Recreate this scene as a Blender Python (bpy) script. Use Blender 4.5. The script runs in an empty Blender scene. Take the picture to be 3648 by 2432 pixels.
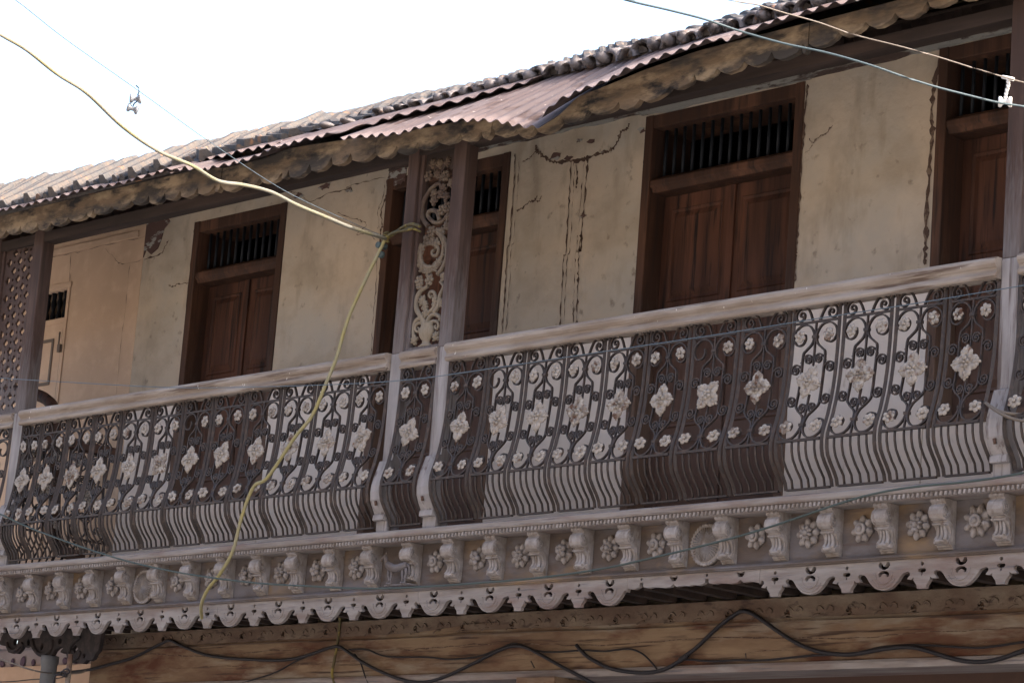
import bpy, math, random
from mathutils import Vector, Matrix
from mathutils.geometry import tessellate_polygon
random.seed(7)
R_ = math.radians
scene = bpy.context.scene
COL = scene.collection

# ------------------------------------------------------------------ camera
cam_d = bpy.data.cameras.new('camera')
cam = bpy.data.objects.new('camera', cam_d)
COL.objects.link(cam)
cam_d.sensor_width = 36
cam_d.lens = 102.0
cam_d.clip_end = 2000
yaw, pit, rol = -0.83576534, 0.2132118, 0.07693572
fw = Vector((math.sin(yaw)*math.cos(pit), math.cos(yaw)*math.cos(pit), math.sin(pit)))
rt = fw.cross(Vector((0, 0, 1))).normalized()
up = rt.cross(fw)
rt2 = rt*math.cos(rol) + up*math.sin(rol)
up2 = -rt*math.sin(rol) + up*math.cos(rol)
M = Matrix((rt2, up2, -fw)).transposed().to_4x4()
M.translation = Vector((12, -10, 1.6))
cam.matrix_world = M
scene.camera = cam

# ------------------------------------------------------------------ light
SUN_DIR = Vector((0.80, 0.45, 0.62)).normalized()          # towards the sun
w = bpy.data.worlds.new('World'); scene.world = w; w.use_nodes = True
nt = w.node_tree; bg = nt.nodes['Background']
sky = nt.nodes.new('ShaderNodeTexSky'); sky.sky_type = 'NISHITA'; sky.sun_disc = False
sky.sun_elevation = math.asin(SUN_DIR.z)
sky.sun_rotation = math.atan2(SUN_DIR.x, SUN_DIR.y)
sky.air_density = 1.0; sky.dust_density = 6.0; sky.ozone_density = 1.0
nt.links.new(sky.outputs[0], bg.inputs[0]); bg.inputs[1].default_value = 0.15
sd = bpy.data.lights.new('sun', 'SUN'); sd.energy = 2.0; sd.angle = R_(0.5); sd.color = (1, .95, .88)
sun = bpy.data.objects.new('sun', sd); COL.objects.link(sun)
sun.rotation_euler = SUN_DIR.to_track_quat('Z', 'Y').to_euler()
vs = scene.view_settings
vs.view_transform = 'Standard'; vs.look = 'None'; vs.gamma = 1; vs.exposure = 2.42; vs.use_curve_mapping = False

# ------------------------------------------------------------------ helpers
class MB:
    def __init__(s): s.v = []; s.f = []; s.sm = []
    def add(s, vs_, fs, sm=False):
        o = len(s.v); s.v += [tuple(p) for p in vs_]
        for f in fs: s.f.append(tuple(i+o for i in f)); s.sm.append(sm)
        return s
    def box(s, x0, x1, y0, y1, z0, z1):
        return s.add([(x0,y0,z0),(x1,y0,z0),(x1,y1,z0),(x0,y1,z0),(x0,y0,z1),(x1,y0,z1),(x1,y1,z1),(x0,y1,z1)],
              [(0,3,2,1),(4,5,6,7),(0,1,5,4),(1,2,6,5),(2,3,7,6),(3,0,4,7)])
    def tube(s, path, r, n=6, sm=True, cap=True, flat=1.0):
        P = [Vector(p) for p in path]; m = len(P)
        if not hasattr(r, '__len__'): r = [r]*m
        ref = Vector((0, 1, 0)); vs_ = []
        for i in range(m):
            t = (P[min(i+1, m-1)]-P[max(i-1, 0)])
            if t.length < 1e-9: t = Vector((0,0,1))
            t.normalize()
            rr = ref if abs(t.dot(ref)) < .95 else Vector((1, 0, 0))
            a = t.cross(rr).normalized(); b = t.cross(a).normalized()
            for k in range(n):
                an = 2*math.pi*k/n
                vs_.append(P[i] + (a*math.cos(an) + b*math.sin(an)*flat)*r[i])
        fs = [(i*n+k, i*n+(k+1) % n, (i+1)*n+(k+1) % n, (i+1)*n+k) for i in range(m-1) for k in range(n)]
        s.add(vs_, fs, sm)
        if cap:
            s.add(vs_[:n], [tuple(range(n))]); s.add(vs_[-n:], [tuple(range(n))[::-1]])
        return s
    def bar(s, path, wd, dp):
        """flat iron strap following a path drawn in x,z ; wd = thickness seen from the front, dp = depth in y"""
        P = [Vector(p) for p in path]; m = len(P); vs_ = []
        if not hasattr(wd, '__len__'): wd = [wd]*m
        for i in range(m):
            t = P[min(i+1, m-1)]-P[max(i-1, 0)]
            n = Vector((t.z, 0, -t.x))
            n = n.normalized() if n.length > 1e-9 else Vector((1,0,0))
            h = wd[i]/2
            for a, b in ((-1,-1),(1,-1),(1,1),(-1,1)): vs_.append(P[i]+n*h*a+Vector((0, dp/2*b, 0)))
        fs = [(i*4+k, i*4+(k+1) % 4, (i+1)*4+(k+1) % 4, (i+1)*4+k) for i in range(m-1) for k in range(4)]
        fs += [(3,2,1,0), tuple(range((m-1)*4, m*4))]
        return s.add(vs_, fs)
    def prism(s, outline, y0, y1, holes=(), yf=None):
        """outline and holes in x,z ; extruded from y0 (front) to y1 (back)"""
        loops = [outline]+list(holes)
        flat = [p for l in loops for p in l]
        tri = tessellate_polygon([[Vector((p[0], p[1], 0)) for p in l] for l in loops])
        n = len(flat)
        vs_ = [(p[0], y0, p[1]) for p in flat]+[(p[0], y1, p[1]) for p in flat]
        fs = []
        for t in tri:
            a, b, c = [Vector(flat[i]) for i in t]
            cr = (b-a).cross(c-a) if False else (b.x-a.x)*(c.y-a.y)-(b.y-a.y)*(c.x-a.x)
            if cr < 0: t = (t[0], t[2], t[1])
            fs.append(tuple(t)); fs.append((t[2]+n, t[1]+n, t[0]+n))
        o = 0
        for l in loops:
            k = len(l)
            ar = sum(l[i][0]*l[(i+1) % k][1]-l[(i+1) % k][0]*l[i][1] for i in range(k))
            flip = (ar < 0) != (l is not outline)
            for i in range(k):
                j = (i+1) % k
                q = (o+i, o+i+n, o+j+n, o+j)
                fs.append(q if not flip else q[::-1])
            o += k
        return s.add(vs_, fs)
    def lathe(s, prof, c, n=16, axis='z', sm=True, squash=1.0):
        """prof: (r, h) pairs; axis z or y (towards the street = -y)"""
        vs_ = []
        for r, h in prof:
            for k in range(n):
                a = 2*math.pi*k/n
                if axis == 'z': vs_.append((c[0]+r*math.cos(a), c[1]+r*squash*math.sin(a), c[2]+h))
                elif axis == 'y': vs_.append((c[0]+r*math.cos(a), c[1]-h, c[2]+r*math.sin(a)))
                else: vs_.append((c[0]+h, c[1]+r*math.cos(a), c[2]+r*math.sin(a)))
        m = len(prof)
        s.add(vs_, [(i*n+k, i*n+(k+1) % n, (i+1)*n+(k+1) % n, (i+1)*n+k) for i in range(m-1) for k in range(n)], sm)
        s.add(vs_[:n], [tuple(range(n))[::-1]]); s.add(vs_[-n:], [tuple(range(n))])
        return s
    def blob(s, c, rx, ry, rz, n=8, m=5, rot=0.0):
        vs_ = []
        for i in range(m+1):
            th = math.pi*i/m
            for k in range(n):
                ph = 2*math.pi*k/n
                x = rx*math.sin(th)*math.cos(ph); y = ry*math.sin(th)*math.sin(ph); z = rz*math.cos(th)
                vs_.append((c[0]+x*math.cos(rot)-z*math.sin(rot), c[1]+y, c[2]+x*math.sin(rot)+z*math.cos(rot)))
        return s.add(vs_, [(i*n+k, i*n+(k+1) % n, (i+1)*n+(k+1) % n, (i+1)*n+k) for i in range(m) for k in range(n)], True)
    def extrude_x(s, prof, x0, x1, sm=False, caps=True):
        """closed profile in y,z swept along x"""
        n = len(prof)
        vs_ = [(x0, p[0], p[1]) for p in prof]+[(x1, p[0], p[1]) for p in prof]
        s.add(vs_, [(i, (i+1) % n, (i+1) % n+n, i+n) for i in range(n)], sm)
        if caps:
            tri = tessellate_polygon([[Vector((p[0], p[1], 0)) for p in prof]])
            s.add(vs_, [tuple(t) for t in tri]+[tuple(i+n for i in t[::-1]) for t in tri])
        return s
    def build(s, name, mat, parent=None, bevel=0, recalc=True, loc=None):
        me = bpy.data.meshes.new(name); me.from_pydata(s.v, [], s.f)
        me.polygons.foreach_set('use_smooth', s.sm)
        me.materials.append(mat); me.update()
        if recalc:
            import bmesh
            bm = bmesh.new(); bm.from_mesh(me)
            bmesh.ops.remove_doubles(bm, verts=bm.verts, dist=1e-5)
            bmesh.ops.recalc_face_normals(bm, faces=bm.faces)
            bm.to_mesh(me); bm.free()
        o = bpy.data.objects.new(name, me); COL.objects.link(o)
        if parent is not None: o.parent = parent
        if loc: o.location = loc
        if bevel:
            b = o.modifiers.new('bevel', 'BEVEL'); b.width = bevel; b.segments = 2; b.limit_method = 'ANGLE'; b.angle_limit = R_(40)
        return o

def tag(o, label=None, cat=None, group=None, kind=None):
    if label: o['label'] = label
    if cat: o['category'] = cat
    if group: o['group'] = group
    if kind: o['kind'] = kind
    return o
def empty(name, loc, label, cat, group=None):
    o = bpy.data.objects.new(name, None); COL.objects.link(o); o.location = loc; o.empty_display_size = .1
    return tag(o, label, cat, group)
def kids(o): return [c for c in bpy.data.objects if c.parent == o]
def copy_tree(o, parent=None):
    c = o.copy(); COL.objects.link(c); c.parent = parent
    for ch in kids(o): copy_tree(ch, c)
    return c
def interp(x, xs, ys):
    if x <= xs[0]: return ys[0]
    for i in range(1, len(xs)):
        if x <= xs[i]:
            t = (x-xs[i-1])/(xs[i]-xs[i-1]); return ys[i-1]+(ys[i]-ys[i-1])*t
    return ys[-1]
def smooth_path(P, k=6):
    P = [Vector(p) for p in P]; out = []
    for i in range(len(P)-1):
        p0 = P[max(i-1, 0)]; p1 = P[i]; p2 = P[i+1]; p3 = P[min(i+2, len(P)-1)]
        for j in range(k):
            t = j/k
            out.append(.5*((2*p1)+(-p0+p2)*t+(2*p0-5*p1+4*p2-p3)*t*t+(-p0+3*p1-3*p2+p3)*t**3))
    out.append(P[-1]); return out
def s2(P, k=5): return [(p.x, p.z) for p in smooth_path([(a, 0, b) for a, b in P], k)]
def circ(x, z, r, n=10, a0=0, sx=1): return [(x+r*sx*math.cos(a0+2*math.pi*i/n), z+r*math.sin(a0+2*math.pi*i/n)) for i in range(n)]
def spiral(cx, cz, r0, r1, a0, turns, n=22):
    return [(cx+(r0+(r1-r0)*i/n)*math.cos(a0+2*math.pi*turns*i/n), cz+(r0+(r1-r0)*i/n)*math.sin(a0+2*math.pi*turns*i/n)) for i in range(n+1)]

# ------------------------------------------------------------------ materials
def mat(name, base, rough=.8, metal=0, layers=(), bump=0.3, bscale=60, stretch=(1,1,1), spec=.15, bdist=.004):
    """layers: (colour, scale, threshold, softness, stretch, detail) noise masks mixed over the base"""
    m = bpy.data.materials.new(name); m.use_nodes = True; nt = m.node_tree
    b = nt.nodes['Principled BSDF']; b.inputs['Roughness'].default_value = rough; b.inputs['Metallic'].default_value = metal
    b.inputs['Specular IOR Level'].default_value = spec
    tc = nt.nodes.new('ShaderNodeTexCoord')
    geo = nt.nodes.new('ShaderNodeNewGeometry')
    src = geo.outputs['Position']
    col = None
    for i, (c, sc, th, so, st, de) in enumerate(layers):
        mp = nt.nodes.new('ShaderNodeMapping'); mp.inputs['Scale'].default_value = st
        mp.inputs['Location'].default_value = (i*3.7+.3, i*1.9, i*5.1)
        nt.links.new(src, mp.inputs[0])
        no = nt.nodes.new('ShaderNodeTexNoise'); no.inputs['Scale'].default_value = sc; no.inputs['Detail'].default_value = de
        no.inputs['Roughness'].default_value = .6
        nt.links.new(mp.outputs[0], no.inputs['Vector'])
        mr = nt.nodes.new('ShaderNodeMapRange'); mr.inputs[1].default_value = th-so; mr.inputs[2].default_value = th+so
        nt.links.new(no.outputs[0], mr.inputs[0])
        mx = nt.nodes.new('ShaderNodeMixRGB'); mx.inputs[2].default_value = (*c, 1)
        if col is None: mx.inputs[1].default_value = (*base, 1)
        else: nt.links.new(col, mx.inputs[1])
        nt.links.new(mr.outputs[0], mx.inputs[0]); col = mx.outputs[0]
    if col is None: b.inputs['Base Color'].default_value = (*base, 1)
    else: nt.links.new(col, b.inputs['Base Color'])
    if bump:
        mp = nt.nodes.new('ShaderNodeMapping'); mp.inputs['Scale'].default_value = stretch
        nt.links.new(src, mp.inputs[0])
        no = nt.nodes.new('ShaderNodeTexNoise'); no.inputs['Scale'].default_value = bscale; no.inputs['Detail'].default_value = 5
        nt.links.new(mp.outputs[0], no.inputs['Vector'])
        bp = nt.nodes.new('ShaderNodeBump'); bp.inputs['Strength'].default_value = bump; bp.inputs['Distance'].default_value = bdist
        nt.links.new(no.outputs[0], bp.inputs['Height']); nt.links.new(bp.outputs[0], b.inputs['Normal'])
    return m
XS = (.08, 1, 1); ZS = (1, 1, .08)
MAT = dict(
 greywood = mat('weathered_grey_wood', (.170,.143,.128), .85, layers=[((.235,.21,.198), 22, .5, .12, (.12,1,1), 5), ((.15,.105,.09), 7, .58, .1, (.25,1,1), 6), ((.10,.09,.095), 60, .64, .06, (.05,1,1), 4)], bump=.5, bscale=90, stretch=XS),
 frieze = mat('darkened_frieze_wood', (.090,.070,.060), .85, layers=[((.125,.112,.115), 6, .52, .08, (.4,1,1), 6), ((.19,.13,.08), 4, .60, .09, (.6,1,1), 4), ((.10,.07,.06), 26, .64, .06, (.15,1,1), 5)], bump=.5, bscale=70, stretch=XS),  # base darkened to stand in for shadow between the consoles
 carvegrey = mat('carved_pale_wood', (.19,.163,.147), .85, layers=[((.27,.245,.238), 18, .52, .12, (1,1,1), 5), ((.14,.11,.09), 34, .62, .07, (1,1,.4), 5)], bump=.5, bscale=70),
 railwood = mat('rubbed_handrail_wood', (.20,.158,.128), .75, layers=[((.275,.235,.205), 9, .50, .1, (.25,1,1), 6), ((.10,.07,.055), 30, .60, .05, (.06,1,1), 5), ((.6,.57,.52), 55, .735, .02, (1,1,.3), 2)], bump=.6, bscale=80, stretch=XS),
 darkwood = mat('dark_teak', (.034,.015,.010), .7, layers=[((.095,.040,.024), 3.2, .52, .12, (1,1,.12), 5), ((.014,.009,.008), 30, .58, .08, (1,1,.06), 5)], bump=.4, bscale=60, stretch=ZS),
 framewood = mat('door_frame_wood', (.042,.021,.014), .75, layers=[((.105,.050,.030), 4, .58, .1, (1,1,.15), 5), ((.03,.018,.014), 30, .58, .08, (1,1,.06), 5)], bump=.4, bscale=60, stretch=ZS),
 postwood = mat('post_wood', (.05,.03,.024), .8, layers=[((.085,.055,.045), 7, .55, .12, (1,1,.2), 5), ((.04,.027,.022), 40, .58, .08, (1,1,.05), 5)], bump=.4, bscale=70, stretch=ZS),
 greypost = mat('bleached_post_wood', (.19,.175,.175), .8, layers=[((.27,.25,.25), 12, .52, .12, (1,1,.2), 5), ((.11,.09,.085), 45, .60, .06, (1,1,.05), 5)], bump=.4, bscale=70, stretch=ZS),
 beamwood = mat('old_beam_wood', (.105,.062,.040), .8, layers=[((.18,.125,.08), 3.2, .52, .10, (.35,1,1.5), 5), ((.075,.030,.018), 4, .56, .08, (.5,1,1.6), 5), ((.19,.155,.12), 6, .62, .07, (.3,1,1.4), 6), ((.05,.03,.022), 40, .62, .05, (.05,1,1), 4)], bump=.6, bscale=60, stretch=XS),
 caveband = mat('carved_band_wood', (.095,.062,.045), .85, layers=[((.15,.115,.085), 5, .53, .1, (.5,1,1), 5), ((.05,.032,.025), 34, .62, .06, (.35,1,1), 5)], bump=.6, bscale=45, bdist=.006),
 eavewood = mat('eave_board_wood', (.135,.095,.062), .85, layers=[((.045,.038,.033), 5.5, .49, .08, (.5,1,1.3), 6), ((.25,.185,.12), 7, .58, .08, (.5,1,1.2), 5), ((.022,.020,.02), 9, .60, .06, (.45,1,1), 6)], bump=.9, bscale=22, stretch=(.25,1,1), bdist=.016),
 soffit = mat('dark_soffit_boards', (.028,.020,.017), .9, layers=[((.05,.034,.028), 10, .55, .1, XS, 5)], bump=.3, bscale=50, stretch=XS),  # near-black brown for boards, beams and joists under roof and floor
 peeling = mat('peeling_painted_lintel', (.065,.045,.038), .85, layers=[((.20,.195,.18), 9, .50, .03, (.3,1,1.5), 8), ((.045,.03,.026), 24, .60, .04, (.3,1,1), 6)], bump=.8, bscale=40, bdist=.008),
 bare = mat('bare_mud_patch', (.085,.05,.042), .95, layers=[((.25,.24,.22), 13, .55, .025, (.6,1,1.3), 6)], bump=.8, bscale=70),
 crack = mat('crack_dark', (.065,.040,.030), .95, layers=[((.14,.10,.075), 25, .55, .05, (1,1,1), 3)], bump=0),
 iron = mat('rusty_dark_iron', (.030,.022,.020), .6, .1, layers=[((.055,.036,.029), 30, .58, .08, (1,1,1), 4)], bump=.3, bscale=120, spec=.35),
 cast = mat('limewashed_casting', (.22,.19,.165), .85, layers=[((.30,.27,.245), 30, .5, .12, (1,1,1), 4), ((.13,.08,.06), 30, .63, .05, (1,1,1), 5)], bump=.7, bscale=90, bdist=.006),
 tin = mat('rusty_corrugated_tin', (.088,.061,.056), .7, .05, layers=[((.115,.088,.085), 3, .5, .15, (1,.3,1), 4), ((.055,.032,.026), 8, .60, .06, (1,.4,1), 6), ((.30,.25,.23), 40, .70, .03, (1,1,1), 3)], bump=.2, bscale=50, spec=.3),
 tile = mat('weathered_clay_tile', (.105,.085,.072), .9, layers=[((.075,.07,.068), 4, .48, .1, (1,1,1), 5), ((.05,.043,.04), 30, .60, .07, (1,1,1), 5), ((.25,.13,.07), 6, .66, .05, (1,1,1), 3)], bump=.8, bscale=60, bdist=.006),
 butt = mat('grey_tile_ends', (.11,.098,.10), .9, layers=[((.19,.165,.16), 14, .52, .1, (1,1,1), 5), ((.04,.034,.032), 16, .56, .06, (1,1,1), 6), ((.19,.10,.065), 12, .66, .05, (1,1,1), 4)], bump=.8, bscale=50, bdist=.006),
 dark_iron = mat('dark_painted_bracket', (.022,.018,.018), .8, layers=[((.04,.03,.028), 20, .55, .1, (1,1,1), 4)], bump=.4, bscale=60),
 dark = mat('dark_room', (.008,.008,.010), .95, bump=0),
 grille = mat('grille_bar', (.012,.014,.018), .6, .2, bump=0),
 pale_lower = mat('pale_lower_plaster', (.56,.485,.43), .9, layers=[((.50,.43,.385), 3, .55, .12, (1,1,.7), 5), ((.30,.24,.19), 10, .70, .05, (1,1,.5), 5)], bump=.3, bscale=22, bdist=.005),  # paler tone for the wall below handrail height
 blockwall = mat('blocker_wall_paint', (.20,.18,.16), .9, bump=0),  # for the unseen row added to block skylight
 cream = mat('neighbour_cream_paint', (.46,.325,.23), .8, layers=[((.41,.29,.205), 2.2, .52, .15, (1,1,1), 6), ((.49,.35,.25), 9, .6, .1, (1,1,1), 4)], bump=.25, bscale=30),
 creamline= mat('neighbour_door_line', (.13,.10,.08), .8, bump=0),
 farwhite = mat('far_whitewash', (.30,.26,.26), .85, layers=[((.26,.22,.22), 3, .5, .1, (1,1,1), 4)], bump=.2),
 fardark  = mat('far_motif_paint', (.10,.07,.10), .8, bump=0),
 rubber_y = mat('yellow_cable_sheath', (.25,.215,.095), .7, layers=[((.22,.20,.13), 9, .5, .12, (1,1,1), 3)], bump=.15, bscale=200),
 rubber_yd = mat('dirty_yellow_cord', (.075,.06,.03), .6, layers=[((.20,.155,.045), 12, .57, .06, (1,1,1), 3)], bump=.15),
 cable_g = mat('grey_green_cable', (.05,.065,.062), .6, bump=.1),
 cable_t = mat('teal_cable', (.05,.07,.08), .5, bump=.1),
 cable_b = mat('beige_cable', (.12,.10,.085), .6, bump=.1),
 cable_k  = mat('black_cable', (.018,.016,.018), .5, bump=.1),
 wire_s = mat('steel_wire', (.09,.12,.145), .45, .3, bump=0),
 twine    = mat('white_twine', (.62,.60,.57), .8, bump=.4),
 porcelain= mat('porcelain_spool', (.11,.12,.14), .35, layers=[((.2,.2,.22), 60, .55, .1, (1,1,1), 2)], bump=0, spec=.6),
 colpaint = mat('grey_column_paint', (.085,.082,.082), .7, layers=[((.12,.115,.11), 8, .5, .15, (1,1,.3), 4)], bump=.2),
 earth    = mat('street_dust', (.40,.385,.37), .95, layers=[((.33,.32,.31), 1.3, .5, .15, (1,1,1), 6)], bump=.4, bscale=12),
)
# plaster: tan limewash with greyer and browner cloudy stains at all heights
def plaster():
    m = mat('limewashed_plaster', (.39,.315,.24), .9, layers=[((.335,.295,.245), 1.6, .50, .14, (1,1,1), 5), ((.29,.24,.185), 2.6, .57, .1, (1,1,1.3), 7), ((.26,.215,.165), 6, .63, .08, (1,1,.28), 6), ((.19,.155,.12), 13, .67, .06, (1,1,1), 6), ((.42,.34,.26), 2.3, .60, .1, (1,1,.7), 4)], bump=.6, bscale=26, bdist=.006)
    return m
MAT['plaster'] = plaster()

def weather_low(m, c, z0, z1):
    """rain-bleached lower part of a timber: colour change between two heights, broken up by grain"""
    nt = m.node_tree; b = nt.nodes['Principled BSDF']; old = b.inputs['Base Color'].links[0].from_socket
    geo = nt.nodes.new('ShaderNodeNewGeometry'); sp = nt.nodes.new('ShaderNodeSeparateXYZ'); nt.links.new(geo.outputs['Position'], sp.inputs[0])
    mp = nt.nodes.new('ShaderNodeMapping'); mp.inputs['Scale'].default_value = (14, 14, 1.6); nt.links.new(geo.outputs['Position'], mp.inputs[0])
    no = nt.nodes.new('ShaderNodeTexNoise'); no.inputs['Detail'].default_value = 5; nt.links.new(mp.outputs[0], no.inputs['Vector'])
    ad = nt.nodes.new('ShaderNodeMath'); ad.operation = 'MULTIPLY_ADD'; ad.inputs[1].default_value = .9; nt.links.new(no.outputs[0], ad.inputs[0]); nt.links.new(sp.outputs[2], ad.inputs[2])
    mr = nt.nodes.new('ShaderNodeMapRange'); mr.inputs[1].default_value = z1+.45; mr.inputs[2].default_value = z0+.45; nt.links.new(ad.outputs[0], mr.inputs[0])
    mx = nt.nodes.new('ShaderNodeMixRGB'); mx.inputs[2].default_value = (*c, 1); nt.links.new(old, mx.inputs[1]); nt.links.new(mr.outputs[0], mx.inputs[0]); nt.links.new(mx.outputs[0], b.inputs['Base Color'])
MAT['castdirty'] = mat('grimy_casting', (.17,.14,.12), .85, layers=[((.30,.275,.25), 26, .52, .08, (1,1,1), 4), ((.09,.05,.035), 24, .58, .05, (1,1,1), 5)], bump=.7, bscale=90, bdist=.006)
weather_low(MAT['postwood'], (.15,.135,.135), 4.55, 5.35)
MAT['screenwood'] = mat('carved_screen_wood', (.065,.043,.032), .85, layers=[((.11,.08,.055), 12, .52, .1, (1,1,1), 5)], bump=.5, bscale=70)
weather_low(MAT['screenwood'], (.20,.165,.125), 4.95, 5.65)
MAT['rubber_shade'] = mat('shaded_cable_sheath', (.15,.14,.115), .7, layers=[((.16,.145,.085), 3, .55, .1, (1,1,1), 3)], bump=.15, bscale=200)  # greyer, darker copy of the yellow sheath: shade put into its colour
weather_low(MAT['darkwood'], (.085,.050,.038), 4.55, 5.15)
weather_low(MAT['framewood'], (.11,.070,.052), 4.5, 5.2)
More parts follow.
